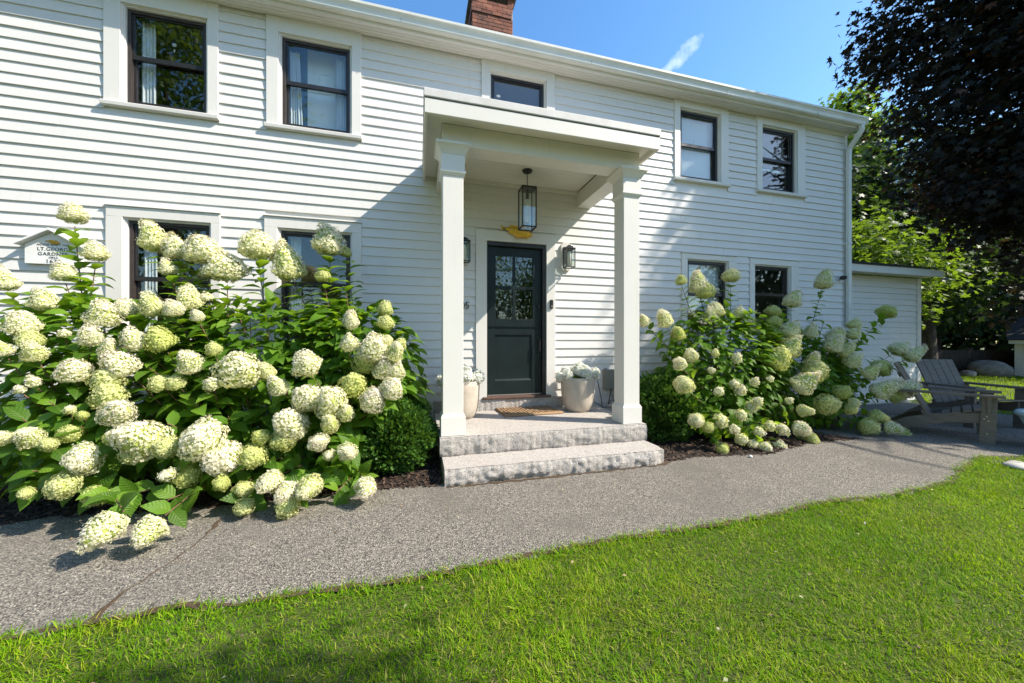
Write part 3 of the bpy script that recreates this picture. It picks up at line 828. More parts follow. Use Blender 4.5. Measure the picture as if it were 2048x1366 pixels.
# shingle courses: overlapping rows
for k in range(14):
    y0 = -.262 + k * .135; y1 = y0 + .20
    mb = MB(); mb.prism_x([(y0, roof_z(y0) + .006 + .008), (y0, roof_z(y0) + .001 + .004), (y1, roof_z(y1) + .003), (y1, roof_z(y1) + .008)], HX0 - .1, HX1 + .10 + .006 * (k % 3)); mb.build('shingle_course', M['shingle'], house)
mb = MB(); ym = 3.8; yb = 7.9
mb.prism_x([(-.25, roof_z(-.25)), (ym, roof_z(ym)), (yb, roof_z(ym) - (yb - ym) * pitch), (yb, roof_z(ym) - (yb - ym) * pitch - .03), (ym, roof_z(ym) - .03), (-.25, roof_z(-.25) - .03)], HX0 - .1, HX1 + .08); mb.build('roof', M['shingle'], house)
mb = MB(); mb.prism_x([(.0, 4.9), (3.8, roof_z(3.8) - .05), (7.6, 4.9)], HX1 - .1, HX1 - .001); mb.prism_x([(.0, 4.9), (3.8, roof_z(3.8) - .05), (7.6, 4.9)], HX0, HX0 + .1); mb.build('gable', M['clap'], house)
# downspout
dx = HX1 - .02
mb = MB(); pts = [(HX1 - .0, -.245, 4.868), (HX1 - .0, -.245, 4.80), (HX1 - .006, -.225, 4.75), (HX1 - .012, -.11, 4.60), (HX1 - .015, -.075, 4.55), (HX1 - .015, -.068, 4.46), (HX1 - .015, -.068, .15), (HX1 - .015, -.10, .08), (HX1 - .015, -.22, .05)]
rg = []
for i, p in enumerate(pts):
    p = Vector(p); d = (Vector(pts[min(i + 1, len(pts) - 1)]) - Vector(pts[max(i - 1, 0)])).normalized(); n_ = Vector((1, 0, 0)).cross(d).normalized()
    rg.append([p + Vector((1, 0, 0)) * (.036 * a) + n_ * (.026 * b) for a, b in ((-1, -1), (1, -1), (1, 1), (-1, 1))])
mb.rings(rg); ds = mb.build('downspout', M['gutter'], house, bevel=.006)
for z in (4.2, 2.9, 1.5):
    mb = MB(); mb.box(HX1 - .056, HX1 + .026, -.1, -.025, z, z + .03); mb.build('strap', M['gutter'], ds)

# --- chimney, every visible brick its own
CHY = 2.42; chx0, chx1 = wx(945, CHY), wx(1027, CHY); chz0, chz1 = 6.0, 8.02
mb = MB(); mb.box(chx0 + .012, chx1 - .012, CHY + .012, CHY + .80, chz0, chz1 - .03); chim = mb.build('chimney', M['mortar'], house)
BH, BL, BT, JT = .060, .196, .095, .0105
def brick_mesh(l, w, h):
    mb = MB(); mb.box(0, l, 0, w, 0, h); me = new_mesh('brick', mb.v, mb.f, M['brick']); return me
BF, BHf, BS = brick_mesh(BL, BT, BH), brick_mesh((BL - JT) / 2, BT, BH), brick_mesh(BT, BL, BH)
z = 6.75; row = 0; rb = random.Random(8)
while z < chz1 - BH:
    grow = .0 if z < chz1 - .30 else (.02 if z < chz1 - .2 else .0)
    x = chx0 - grow; first = True
    if row % 2: seq = [BHf]
    else: seq = []
    xx = x
    while True:
        me = BHf if (row % 2 and first) else BF
        L = BL if me is BF else (BL - JT) / 2
        if xx + L > chx1 + grow + .001:
            L2 = (BL - JT) / 2
            if xx + L2 <= chx1 + grow + .03: place('brick', BHf, chim, (xx, CHY - grow + rb.uniform(-.003, .003), z))
            break
        place('brick', me, chim, (xx, CHY - grow + rb.uniform(-.003, .003), z)); xx += L + JT; first = False
    yy = CHY - grow + BT + JT + (BL * .5 if row % 2 else 0)
    while yy + BL < CHY + .85:
        place('brick', BS, chim, (chx0 - grow + rb.uniform(-.003, .002), yy, z)); yy += BL + JT
    z += BH + JT; row += 1
mb = MB()
for cxp in (chx0 + .06, chx1 - .06):
    for cyp in (CHY + .06, CHY + .72): mb.box(cxp - .06, cxp + .06, cyp - .06, cyp + .06, chz1 - .03, chz1 + .12)
mb.build('cap_pier', M['brick'], chim)
mb = MB(); mb.box(chx0 - .05, chx1 + .05, CHY - .05, CHY + .83, chz1 + .12, chz1 + .19); mb.build('cap_slab', M['stone'], chim)

# --- door
mb = MB(); mb.box(DCX0, DX0 - .004, YC - .003, -.0, DZ0, DZ1 + .004); mb.box(DX1 + .004, DCX1, YC - .003, 0, DZ0, DZ1 + .004); mb.box(DCX0, DCX1, YC - .001, 0, DZ1 + .005, DCZ1)
mb.build('door_casing', M['trim'], house, bevel=.003)
mb = MB(); mb.box(DX0, DX0 + .012, -.012, .12, DZ0 + .03, DZ1); mb.box(DX1 - .045, DX1, -.012, .12, DZ0 + .03, DZ1); mb.box(DX0 + .012, DX1 - .045, -.012, .12, DZ1 - .05, DZ1); mb.build('door_frame', M['black'], house, bevel=.003)
YD = .035
dl, dr, dt, db = DX0 + .014, DX1 - .047, DZ1 - .053, DZ0 + .045
gx0, gx1, gx2, gx3 = wx(991.5, YD), wx(1026, YD), wx(1031, YD), wx(1066, YD)
gz = [wz(992, 510.5, YD), wz(992, 571.5, YD), wz(992, 577.5, YD), wz(992, 637.5, YD)]
px0, px1, pz1, pz0 = wx(990, YD), wx(1063, YD), wz(990, 669.5, YD), wz(990, 762, YD)
dh = [(gx0, gx1, gz[1], gz[0]), (gx2, gx3, gz[1], gz[0]), (gx0, gx1, gz[3], gz[2]), (gx2, gx3, gz[3], gz[2]), (px0, px1, pz0, pz1)]
split = wz(990, 653, YD)
mb = MB(); wall_with_holes(mb, dl, dr, split + .002, dt, dh[:4], YD, YD + .045); door = mb.build('door', M['door'], house, bevel=.0025)
mb = MB(); wall_with_holes(mb, dl, dr, db, split - .002, dh[4:], YD, YD + .045); mb.build('lower_leaf', M['door'], door, bevel=.0025)
mb = MB(); mb.box(px0 + .001, px1 - .001, YD + .016, YD + .030, pz0 + .001, pz1 - .001); mb.build('panel', M['door'], door)
mb = MB(); mb.prism_x([(YD + .0155, pz0 + .002), (YD + .001, pz0 + .001), (YD + .0155, pz0 + .022)], px0 + .002, px1 - .002); mb.build('panel_moulding', M['door'], door)
for h in dh[:4]:
    mb = MB(); mb.box(h[0] + .001, h[1] - .001, YD + .018, YD + .023, h[2] + .001, h[3] - .001); mb.build('pane', M['glass'], door)
mb = MB(); mb.box(dl, dr, YD - .012, YD - .001, split - .006, split + .001); mb.build('drip_edge', M['door'], door)
c = onY(1077.7, 613.6, YD); mb = MB(); mb.prism_y([(c.x + .022 * math.cos(a), c.z + .022 * math.sin(a)) for a in [k * math.pi / 8 for k in range(16)]], YD - .014, YD); mb.build('deadbolt', M['iron'], door, bevel=.002)
c0, c1 = onY(1077.5, 674, YD), onY(1077.5, 710, YD); mb = MB(); mb.box(c0.x - .014, c0.x + .014, YD - .006, YD - .0005, c1.z, c0.z); mb.tube([(c0.x, YD, c0.z - .03), (c0.x, YD - .05, c0.z - .05), (c0.x, YD - .052, c1.z + .05), (c0.x, YD, c1.z + .03)], .008, 8); mb.build('handle', M['iron'], door)
mb = MB(); mb.box(dl, dr, YD - .012, YD + .02, db - .012, db - .002); mb.build('weather_strip', M['screw'], door)
mb = MB(); mb.box(wx(967, -.09), wx(1103, -.09), -.085, .12, DZ0, DZ0 + .028); mb.build('door_sill', M['threshold'], house, bevel=.006)
mb = MB(); mb.box(DX0 - .05, DX1 + .05, 1.6, 1.62, .2, 2.5); mb.build('hall_wall', M['interior'], house)

# --- porch: columns, beams, roof, ceiling
BYF, BYB = -1.154, -.953
BZ0, CZ = 3.06, 3.27
bxl0, bxl1, bxr0, bxr1 = .21, .41, 2.112, 2.312
mb = MB(); mb.box(bxl0, bxr1, BYF, BYB, BZ0, 3.25); mb.build('porch_beam', M['porchw'], house, bevel=.004)
mb = MB(); mb.box(bxl0 + .001, bxl1, BYB + .001, -.004, BZ0 + .001, 3.26); mb.build('porch_beam', M['porchw'], house, bevel=.004)
mb = MB(); mb.box(bxr0, bxr1 - .001, BYB + .001, -.004, BZ0 + .001, 3.26); mb.build('porch_beam', M['porchw'], house, bevel=.004)
y = BYB + .004
while y < -.03:
    y2 = min(y + .082, -.022); mb = MB(); mb.prism_x([(y, CZ + .02), (y, CZ + .004), (y + .005, CZ), (y2 - .007, CZ), (y2 - .002, CZ + .004), (y2 - .002, CZ + .02)], bxl1 + .001, bxr0 - .001); mb.build('ceiling_board', M['porchw'], house); y += .082
mb = MB(); mb.box(bxl1 + .001, bxr0 - .001, -.045, -.0175, CZ - .045, CZ - .001); mb.build('ceiling_trim', M['porchw'], house)
RX0, RX1, RYF = .046, 2.405, -1.37
mb = MB(); mb.box(RX0 + .03, RX1 - .03, RYF + .03, -.018, 3.2505, 3.2695)
mb2 = MB(); mb2.box(RX0 + .03, RX1 - .03, RYF + .03, BYF - .0, 3.251, 3.262); mb2.box(RX0 + .03, bxl0 - .001, BYF, -.018, 3.251, 3.262); mb2.box(bxr1 + .001, RX1 - .03, BYF, -.018, 3.251, 3.262); mb2.build('porch_soffit', M['porchw'], house)
mb = MB(); mb.box(RX0, RX1, RYF, RYF + .028, 3.19, 3.318); mb.box(RX0, RX0 + .028, RYF + .0285, -.018, 3.19, 3.318); mb.box(RX1 - .028, RX1, RYF + .0285, -.018, 3.19, 3.318); mb.build('porch_fascia', M['porchw'], house, bevel=.003)
mb = MB(); mb.box(RX0 - .008, RX1 + .008, RYF - .010, -.016, 3.327, 3.402); mb.build('porch_roof', M['roofedge'], house, bevel=.006)
mb = MB(); mb.box(RX0 + .004, RX1 - .004, RYF + .004, -.018, 3.319, 3.326); mb.build('painted_shadow_line', M['brown'], house)  # dark brown strip drawn in for the shadow line under the roof edge
def sq(cx, cy, r, z): return [Vector((cx + a * r, cy + b * r, z)) for a, b in ((-1, -1), (1, -1), (1, 1), (-1, 1))]
for cx in ((bxl0 + bxl1) / 2, (bxr0 + bxr1) / 2):
    cy = (BYF + BYB) / 2 - .012; hw = .096
    mb = MB(); mb.rings([sq(cx, cy, hw, .50), sq(cx, cy, hw, 2.80)]); col = mb.build('porch_column', M['porchw'], house, bevel=.004)
    mb = MB(); mb.rings([sq(cx, cy, hw + .018, .328), sq(cx, cy, hw + .018, .505), sq(cx, cy, hw + .012, .512), sq(cx, cy, hw + .010, .520), sq(cx, cy, hw + .001, .530)]); mb.build('plinth', M['porchw'], col, bevel=.003)
    mb = MB(); mb.rings([sq(cx, cy, hw + .001, 2.765), sq(cx, cy, hw + .008, 2.772), sq(cx, cy, hw + .022, 2.795), sq(cx, cy, hw + .022, 2.815)]); mb.build('astragal', M['porchw'], col)
    mb = MB(); mb.rings([sq(cx, cy, hw + .012, 2.816), sq(cx, cy, hw + .012, 2.962)]); mb.build('capital_block', M['porchw'], col, bevel=.002)
    mb = MB(); mb.rings([sq(cx, cy, hw + .013, 2.963), sq(cx, cy, hw + .018, 2.975), sq(cx, cy, hw + .026, 2.990), sq(cx, cy, hw + .046, 3.018), sq(cx, cy, hw + .060, 3.032), sq(cx, cy, hw + .066, 3.036), sq(cx, cy, hw + .066, 3.058)]); mb.build('capital_crown', M['porchw'], col)

# --- side wing
wing = empty('side_wing', (8.4, .3, 0), 'low white clapboard lean-to wing at the right end of the house', 'outbuilding')
WX1 = wx(1838, .3)
WT = wz(1838, 558, .3)
mb = MB(); mb.box(HX1 + .024, WX1, .301, 5.5, .0, WT); mb.build('wall', M['trim'], wing)
clapboards(wing, HX1 + .024, WX1 - .10, .04, WT - .02, [], .30, False, 15)
mb = MB(); mb.box(WX1 - .10, WX1 + .02, .275, .30, .02, WT); mb.box(WX1 + .0005, WX1 + .02, .301, .42, .02, WT); mb.build('corner_board', M['trim'], wing, bevel=.003)
mb = MB(); mb.box(HX1 + .03, WX1 + .14, .02, .045, WT - .005, WT + .125); mb.build('fascia', M['trim'], wing, bevel=.003)
mb = MB(); mb.box(HX1 + .03, WX1 + .12, .046, .299, WT + .02, WT + .035); mb.build('soffit', M['trim'], wing)
mb = MB(); mb.prism_x([(.0, WT + .127), (.0, WT + .145), (3.0, WT + 1.05), (3.0, WT + 1.03)], HX1 + .03, WX1 + .16); mb.prism_x([(.12, WT + .187), (.12, WT + .20), (3.0, WT + 1.07), (3.0, WT + 1.055)], HX1 + .03, WX1 + .162); mb.build('roof', M['shingle'], wing)

# ================================================================== GRANITE STEPS
def rock_slab(name, x0, x1, y0, y1, z0, z1, label, rough_front=.02, round_right=False):
    t = empty(name, ((x0 + x1) / 2, (y0 + y1) / 2, z0), label, 'stone step', 'granite steps at the front door')
    mb = MB(); mb.box(x0 + .004, x1 - .004, y0 + .03, y1, z0, z1 - .006); mb.build('core', M['rockface'], t)
    # top sheet
    nx = 130; rr4 = random.Random(name + str(x0)); edge = []
    for i in range(nx + 1):
        f = i / nx; x = x0 + (x1 - x0) * f
        yy = y0 + .012 + .005 * math.sin(x * 17 + z0 * 40) + rr4.uniform(-.004, .004)
        if round_right and x > x1 - .16: yy += .10 * (1 - math.sqrt(max(0, 1 - ((x - x1 + .16) / .16) ** 2)))
        edge.append((x, yy))
    mb = MB(); mb.prism_z(edge + [(x1, y1), (x0, y1)], z1 - .006, z1); mb.build('top_face', M['granite'], t)
    # rock-faced front
    nz = 12; vs = []; fs = []
    for j in range(nz + 1):
        g = j / nz
        for i in range(nx + 1):
            x, ye = edge[i]; z = z0 + (z1 - .0065 - z0) * g
            bulge = rough_front * (math.sin(math.pi * g) ** .6)
            q1 = mnoise.fractal(Vector((x * 13 + z * 8, z * 17 - x * 3, y0 * 7)), .8, 2.1, 5); q2 = mnoise.noise(Vector((x * 62 + z * 30, z * 40, 3.3 + y0)))
            dy = -bulge * .75 - (rough_front * .52 * q1 + min(.0035, rough_front * .16) * q2) * (1 if 0 < j < nz else .25)
            # the chipped hollow at the foot of the lower step
            if round_right and g < .45 and .38 < x - x0 < .85: dy += .03 * (1 - g / .45)
            vs.append((x, ye + dy, z))
    for j in range(nz):
        for i in range(nx): k = j * (nx + 1) + i; fs.append((k, k + 1, k + nx + 2, k + nx + 1))
    mb = MB(); mb.add(vs, fs)
    # side faces
    for xs, ii in ((x0, 0), (x1, nx)):
        col_ = [j * (nx + 1) + ii for j in range(nz + 1)]
        base = len(vs); mb.add([vs[k] for k in col_] + [(xs, y1, vs[k][2]) for k in col_], [(j, j + 1, nz + 1 + j + 1, nz + 1 + j) for j in range(nz)])
    mb.build('rock_face', M['rockface'] if rough_front > .01 else M['granite'], t, smooth=True)
    return t
LZ = .325
rock_slab('granite_step', .185, 2.365, -1.215, -.02, .150, LZ, 'wide granite porch landing with rock-faced front edge under the white columns')
rock_slab('granite_step', .205, 2.345, -1.545, -1.00, -.02, .1485, 'lowest granite step with rounded right corner resting on the gravel path', .028, True)
th_ = rock_slab('granite_step', .17, 2.22, -.075, .0, LZ + .001, DZ0 - .001, 'narrow granite sill block right under the dark green door', .004)

# ================================================================== PORCH FITTINGS
# pendant lantern
PC = Vector((1.262, -.44, 3.27))
pl = empty('pendant_lantern', PC, 'black box pendant lantern hanging on a chain from the porch ceiling', 'lamp')
mb = MB(); mb.lathe([(.0, -.030), (.030, -.030), (.052, -.022), (.062, -.006), (.062, -.0005), (0, -.0005)], PC, 24); mb.build('ceiling_rose', M['iron'], pl, smooth=True)
ptop, pbot = PC.z - .225, PC.z - .225 - .47
mb = MB(); z = PC.z - .03; k = 0
while z > ptop + .05:
    pts = []
    for a in range(11):
        an = 2 * math.pi * a / 10; r1, r2 = .007, .014
        off = (math.cos(an) * r1, 0) if k % 2 else (0, math.cos(an) * r1)
        pts.append((PC.x + off[0], PC.y + off[1], z - .012 + math.sin(an) * r2))
    mb.tube(pts, .0022, 5); z -= .0215; k += 1
mb.build('chain', M['iron'], pl)
mb = MB(); mb.tube([(PC.x - .014, PC.y, ptop), (PC.x - .014, PC.y, ptop + .035), (PC.x, PC.y, ptop + .052), (PC.x + .014, PC.y, ptop + .035), (PC.x + .014, PC.y, ptop)], .004, 6); mb.build('bail', M['iron'], pl)
def cage(mb, cx, cy, hw, hd, z0, z1, t):
    for sx in (-1, 1):
        for sy in (-1, 1): mb.box(cx + sx * hw - t, cx + sx * hw + t, cy + sy * hd - t, cy + sy * hd + t, z0, z1)
    for z in (z0, z1):
        for sy in (-1, 1): mb.box(cx - hw + t, cx + hw - t, cy + sy * hd - t, cy + sy * hd + t, z - t, z + t)
        for sx in (-1, 1): mb.box(cx + sx * hw - t, cx + sx * hw + t, cy - hd - t, cy + hd + t, z - t, z + t)
mb = MB(); cage(mb, PC.x, PC.y, .084, .084, pbot, ptop, .0065); mb.box(PC.x - .083, PC.x + .083, PC.y - .083, PC.y + .083, ptop - .004, ptop + .004); mb.build('cage', M['iron'], pl)
mb = MB()
for s in (-1, 1): mb.box(PC.x - .076, PC.x + .076, PC.y + s * .083 - .001, PC.y + s * .083 + .001, pbot + .008, ptop - .008); mb.box(PC.x + s * .083 - .001, PC.x + s * .083 + .001, PC.y - .076, PC.y + .076, pbot + .008, ptop - .008)
mb.build('glass', M['glass'], pl)
mb = MB(); mb.lathe([(.0, -.004), (.012, -.004), (.012, -.055), (.020, -.06), (.020, -.13), (0, -.13)], (PC.x, PC.y, ptop), 14); mb.build('socket', M['iron'], pl, smooth=True)
mb = MB(); mb.lathe([(0, -.131), (.034, -.131), (.034, -.36), (.028, -.40), (0, -.40)], (PC.x, PC.y, ptop), 16); mb.build('candle_tube', M['bulb'], pl, smooth=True)

# wall lanterns
def wall_lantern(x, z, label):
    t = empty('wall_lantern', (x, -.018, z), label, 'lamp', 'black wall lanterns beside the front door')
    b = .085; mb = MB(); hx, hz = .075, .19
    mb.prism_y([(x - hx + .03, z - hz), (x + hx - .03, z - hz), (x + hx, z - hz + .04), (x + hx, z + hz - .04), (x + hx - .03, z + hz), (x - hx + .03, z + hz), (x - hx, z + hz - .04), (x - hx, z - hz + .04)], -.042, -.019); mb.build('mount_board', M['trim'], t, bevel=.003)
    mb = MB(); mb.box(x - .045, x + .045, -.054, -.043, z - .10, z + .13); mb.build('back_plate', M['iron'], t, bevel=.002)
    cy = -.135; z0, z1 = z - .165, z + .075
    mb = MB(); mb.tube([(x, -.05, z + .10), (x, -.09, z + .135), (x, cy, z + .125), (x, cy, z1 + .02)], .008, 8); mb.build('arm', M['iron'], t)
    mb = MB(); cage(mb, x, cy, .058, .058, z0, z1, .005); mb.build('cage', M['iron'], t)
    mb = MB(); mb.rings([sq(x, cy, .066, z1 + .003), sq(x, cy, .066, z1 + .012), sq(x, cy, .040, z1 + .024), sq(x, cy, .040, z1 + .040), sq(x, cy, .018, z1 + .045), sq(x, cy, .018, z1 + .058)]); mb.build('cap', M['iron'], t)
    mb = MB()
    for s in (-1, 1): mb.box(x - .052, x + .052, cy + s * .057 - .001, cy + s * .057 + .001, z0 + .006, z1 - .006); mb.box(x + s * .057 - .001, x + s * .057 + .001, cy - .052, cy + .052, z0 + .006, z1 - .006)
    mb.build('glass', M['glass'], t)
    mb = MB(); mb.lathe([(0, -.155), (.026, -.155), (.026, .02), (.020, .045), (0, .045)], (x, cy, z), 14); mb.build('candle_tube', M['bulb'], t, smooth=True)
lz = wz(1133, 514, -.03)
wall_lantern(wx(1132, -.03), lz, 'black wall lantern in the sun to the right of the front door')
wall_lantern(DCX0 - (wx(1132, -.03) - DCX1), lz, 'black wall lantern in the shade half hidden behind the left porch column')

# carved golden fish over the door
fc = onY(1033, 464.5, -.06)
def fish(cx, y, cz, L, name, label, parent=None, cat='ornament', depth=.03):
    # body outline rings along x: (x fraction, half height, z offset, half depth)
    prof = [(-.36, .045, .06, .10), (-.28, .05, .05, .2), (-.15, .10, .02, .5), (0, .145, -.01, .8), (.15, .155, -.03, .95), (.28, .145, -.045, .9), (.38, .11, -.06, .7), (.46, .055, -.07, .4), (.5, .012, -.075, .1)]
    t = empty(name, (cx, y, cz), label, cat) if parent is None else parent
    mb = MB(); rs = []
    for fx, hh, zo, dd in prof:
        rs.append([Vector((cx + fx * L, y + math.sin(a) * depth * dd, cz + zo * L + math.cos(a) * hh * L)) for a in [2 * math.pi * k / 10 for k in range(10)]])
    mb.rings(rs); mb.build('body' if parent is None else 'fish_emblem', M['gold'], t, smooth=True)
    mb = MB()
    def fin(pts, d=.25): mb.prism_y([(cx + a * L, cz + b * L) for a, b in pts], y - depth * d, y + depth * d)
    fin([(-.34, .03), (-.5, .16), (-.47, .05), (-.5, -.03), (-.34, .085)][::-1])
    fin([(-.20, .11), (-.22, .17), (-.02, .17), (.05, .13), (.0, .10)])
    fin([(.08, .11), (.08, .165), (.25, .15), (.28, .08)])
    fin([(-.22, -.02), (-.30, -.08), (-.17, -.09), (-.06, -.14), (-.02, -.10)][::-1])
    fin([(-.02, -.12), (-.10, -.22), (.0, -.18), (.10, -.20), (.12, -.15)][::-1])
    fin([(.28, -.16), (.36, -.21), (.42, -.15)][::-1])
    mb.build('fins' if parent is None else 'fish_fins', M['gold'], t)
    return t
ft = fish(fc.x, -.072, fc.z + .01, .43, 'fish_ornament', 'gilded carved fish hanging over the door head casing')
mb = MB(); mb.tube([(fc.x + .02, -.06, fc.z - .04), (fc.x + .018, -.06, fc.z - .10), (fc.x + .026, -.06, fc.z - .118), (fc.x + .034, -.06, fc.z - .10), (fc.x + .032, -.06, fc.z - .04)], .003, 5); mb.build('hook', M['screw'], ft)

# text helper
def text_mesh(body, size, mat, extrude=.002, spacing=1.0, bold=0.0):
    cu = bpy.data.curves.new('lettering', 'FONT'); cu.body = body; cu.size = size; cu.extrude = extrude; cu.align_x = 'CENTER'; cu.align_y = 'CENTER'; cu.space_character = spacing; cu.offset = bold
    ob = bpy.data.objects.new('tmp_text', cu)
    me = bpy.data.meshes.new_from_object(ob)
    bpy.data.objects.remove(ob); bpy.data.curves.remove(cu)
    n = len(me.vertices); co = np.empty(n * 3, np.float32); me.vertices.foreach_get('co', co); co = co.reshape(-1, 3)
    co = np.stack([co[:, 0], -co[:, 2], co[:, 1]], 1); me.vertices.foreach_set('co', co.ravel()); me.materials.clear(); me.materials.append(mat); me.update()
    return me
nc = onY(934, 611.5, -.02)
hn = empty('house_number', (nc.x - .06, -.022, nc.z), 'black house number digits on the shaded wall beside the left porch column', 'house number')
for ch, x in (('0', wx(925.5, -.02)), ('5', wx(934.5, -.02))):
    me = text_mesh(ch, .125, M['iron'], .006, 1, -.002); place('digit', me, hn, Vector((x, -.026, nc.z)) - wloc(hn))

# door bell
bc = onY(1103, 608.5, YC - .01)
db_ = empty('doorbell', (bc.x, YC, bc.z), 'slim black video doorbell on the white door casing', 'doorbell')
mb = MB(); mb.box(bc.x - .023, bc.x + .023, YC - .027, YC - .004, bc.z - .062, bc.z + .062); mb.build('body', M['iron'], db_, bevel=.010)
for dz, rad in ((.034, .011), (-.030, .013)):
    mb = MB(); mb.prism_y([(bc.x + rad * math.cos(a), bc.z + dz + rad * math.sin(a)) for a in [k * math.pi / 8 for k in range(16)]], YC - .0295, YC - .0265); mb.build('button' if dz < 0 else 'lens', M['boxgrey'] if dz < 0 else M['black'], db_)

# plaque on the wall
pp = [onY(48.9, 525.7, -.05), onY(101.7, 456, -.05)]
plx0, plx1 = wx(48.9, -.05), wx(163, -.05); plz0 = wz(48.9, 526, -.05); plmid = (plx0 + plx1) / 2
plzs = wz(48.9, 487, -.05); plzp = wz(101.7, 463, -.05)
pq = empty('wall_plaque', (plmid, -.02, plz0), 'small white gabled house plaque with dark lettering on the left clapboards', 'sign')
mb = MB(); mb.prism_y([(plx0, plz0), (plx1, plz0), (plx1, plzs), (plmid, plzp), (plx0, plzs)], -.05, -.019); mb.build('board', M['signboard'], pq, bevel=.002)
mb = MB(); ov = .036; sl = (plzp - plzs) / (plmid - plx0)
for s in (-1, 1):
    ex = plmid + s * (plmid - plx0 + ov); ez = plzs - sl * ov
    prof = [(plmid, plzp + .003), (plmid, plzp + .024), (ex, ez + .024), (ex, ez + .003)]
    mb.prism_y(prof if s > 0 else prof[::-1], -.105, -.019)
mb.build('gable_roof', M['signboard'], pq, bevel=.002)
W_ = plx1 - plx0; Hh = plzs - plz0
for body, size, zf, sp in (('HOUSE BUILT FOR', .026, .98, 1.15), ('GARDNER', .046, .51, 1.12), ('CIRCA', .022, .335, 1.1), ('1670', .052, .14, 1.15)):
    me = text_mesh(body, size, M['signtext'], .001, sp); place('lettering', me, pq, Vector((plmid, -.0515, plz0 + Hh * zf * 1.02)) - wloc(pq))
for body, dx_ in (('LT.', -.088), ('GEORGE', .042)):
    me = text_mesh(body, .046, M['signtext'], .001, 1.08); place('lettering', me, pq, Vector((plmid + dx_, -.0515, plz0 + Hh * .775)) - wloc(pq))
fish(plmid, -.056, plzs + .028, .11, 'x', 'x', pq, depth=.008)

# electric box and cords
ex0, ex1 = wx(1208, -.06), wx(1236, -.06); ez1, ez0 = wz(1208, 739, -.06), wz(1208, 779, -.06)
eb_ = empty('outlet_box', ((ex0 + ex1) / 2, -.02, ez0), 'grey outdoor outlet box low on the wall behind the right column', 'electric box')
mb = MB(); mb.box(ex0, ex1, -.075, -.019, ez0, ez1); mb.build('body', M['boxgrey'], eb_, bevel=.006)
mb = MB(); mb.box(ex0 + .012, ex1 + .004, -.095, -.076, ez0 + .004, ez1 - .006); mb.build('cover', M['boxgrey'], eb_, bevel=.006)
mb = MB(); mb.box(ex0 + .02, ex0 + .045, -.07, -.03, ez1 + .001, ez1 + .014); mb.build('latch', M['boxgrey'], eb_, bevel=.003)
def cord(pts, label):
    mb = MB(); P_ = [Vector(p) for p in pts]; out = []
    for i in range(len(P_) - 1):
        a, b, c, d = P_[max(i - 1, 0)], P_[i], P_[i + 1], P_[min(i + 2, len(P_) - 1)]
        for k in range(6):
            t = k / 6; out.append(.5 * ((2 * b) + (c - a) * t + (2 * a - 5 * b + 4 * c - d) * t * t + (3 * b - a - 3 * c + d) * t ** 3))
    mb.tube(out + [P_[-1]], .0045, 6); o = mb.build('power_cord', M['rubber']); tag(o, label, 'cord', 'power cords under the outlet box')
e = lambda px, py, Y: tuple(onY(px, py, Y))
cord([e(1223, 779, -.05), e(1219, 795, -.05), e(1217, 808, -.05), e(1222, 800, -.06), e(1228, 803, -.07), e(1222, 812, -.07), e(1214, 812, -.08), e(1204, 812, -.08), e(1192, 806, -.06), e(1185, 799, -.05)], 'black power cord looping from the outlet box towards the planter')
cord([e(1195, 760, -.03), e(1198, 775, -.03), e(1203, 800, -.04), e(1204, 815, -.08)], 'black power cord hanging straight down beside the right planter')
cord([e(1221, 779, -.06), e(1224, 790, -.06), e(1229, 803, -.06), e(1231, 809, -.08), e(1221, 815, -.10), e(1205, 815, -.12)], 'black power cord coiled on the landing behind the right column')

# security camera on the right corner
sc_ = onY(1684, 556, -.06)
scm = empty('security_camera', (sc_.x, -.02, sc_.z), 'small black security camera on the wall by the downspout', 'camera')
mb = MB(); mb.tube([(sc_.x + .05, -.024, sc_.z), (sc_.x + .02, -.06, sc_.z)], .02, 10); mb.build('mount', M['iron'], scm)
mb = MB(); mb.tube([(sc_.x + .05, -.075, sc_.z + .005), (sc_.x + .03, -.08, sc_.z + .004), (sc_.x - .045, -.09, sc_.z - .002), (sc_.x - .06, -.092, sc_.z - .004)], [.022, .036, .036, .028], 14); mb.build('body', M['iron'], scm, smooth=True)
mb = MB(); mb.tube([(sc_.x - .061, -.092, sc_.z - .004), (sc_.x - .066, -.093, sc_.z - .004)], .018, 12); mb.build('lens', M['black'], scm)

# door mat: braided coir ropes, each strand row a part
mc = [onZ(986.5, 817, LZ), onZ(1095, 811, LZ), onZ(1122.4, 828, LZ), onZ(1007, 836, LZ)]
mx0, mx1 = min(mc[0].x, mc[3].x), max(mc[1].x, mc[2].x)
mcen = sum(mc, Vector()) / 4
doormat = empty('doormat', (mcen.x, mcen.y, LZ), 'braided tan coir doormat lying skewed on the granite landing', 'doormat')
ax = (mc[1] - mc[0] + mc[2] - mc[3]).normalized(); ax.z = 0; ay = Vector((-ax.y, ax.x, 0))
hwid = .5 * ((mc[1] - mc[0]).length + (mc[2] - mc[3]).length) / 2; hdep = .5 * ((mc[0] - mc[3]).length + (mc[1] - mc[2]).length) / 2 * .92
nr = 17
for i in range(nr):
    f = (i + .5) / nr * 2 - 1; mb = MB(); pts = []
    for k in range(15):
        g = k / 14 * 2 - 1; pts.append(mcen + ax * (hwid * f * .97 + .006 * math.sin(k * 2.1 + (i % 2) * 3.1)) + ay * (hdep * g * .98) + Vector((0, 0, .013 + .005 * math.sin(k * 2.1 + (i % 2) * 3.1))))
    for p in pts: p.z = LZ + .013 + .004 * math.sin((p - mcen).dot(ay) * 90 + i * 3.1)
    mb.tube(pts, hwid / nr * .98, 6); mb.build('strand', M['coir'], doormat, smooth=True)
mb = MB()
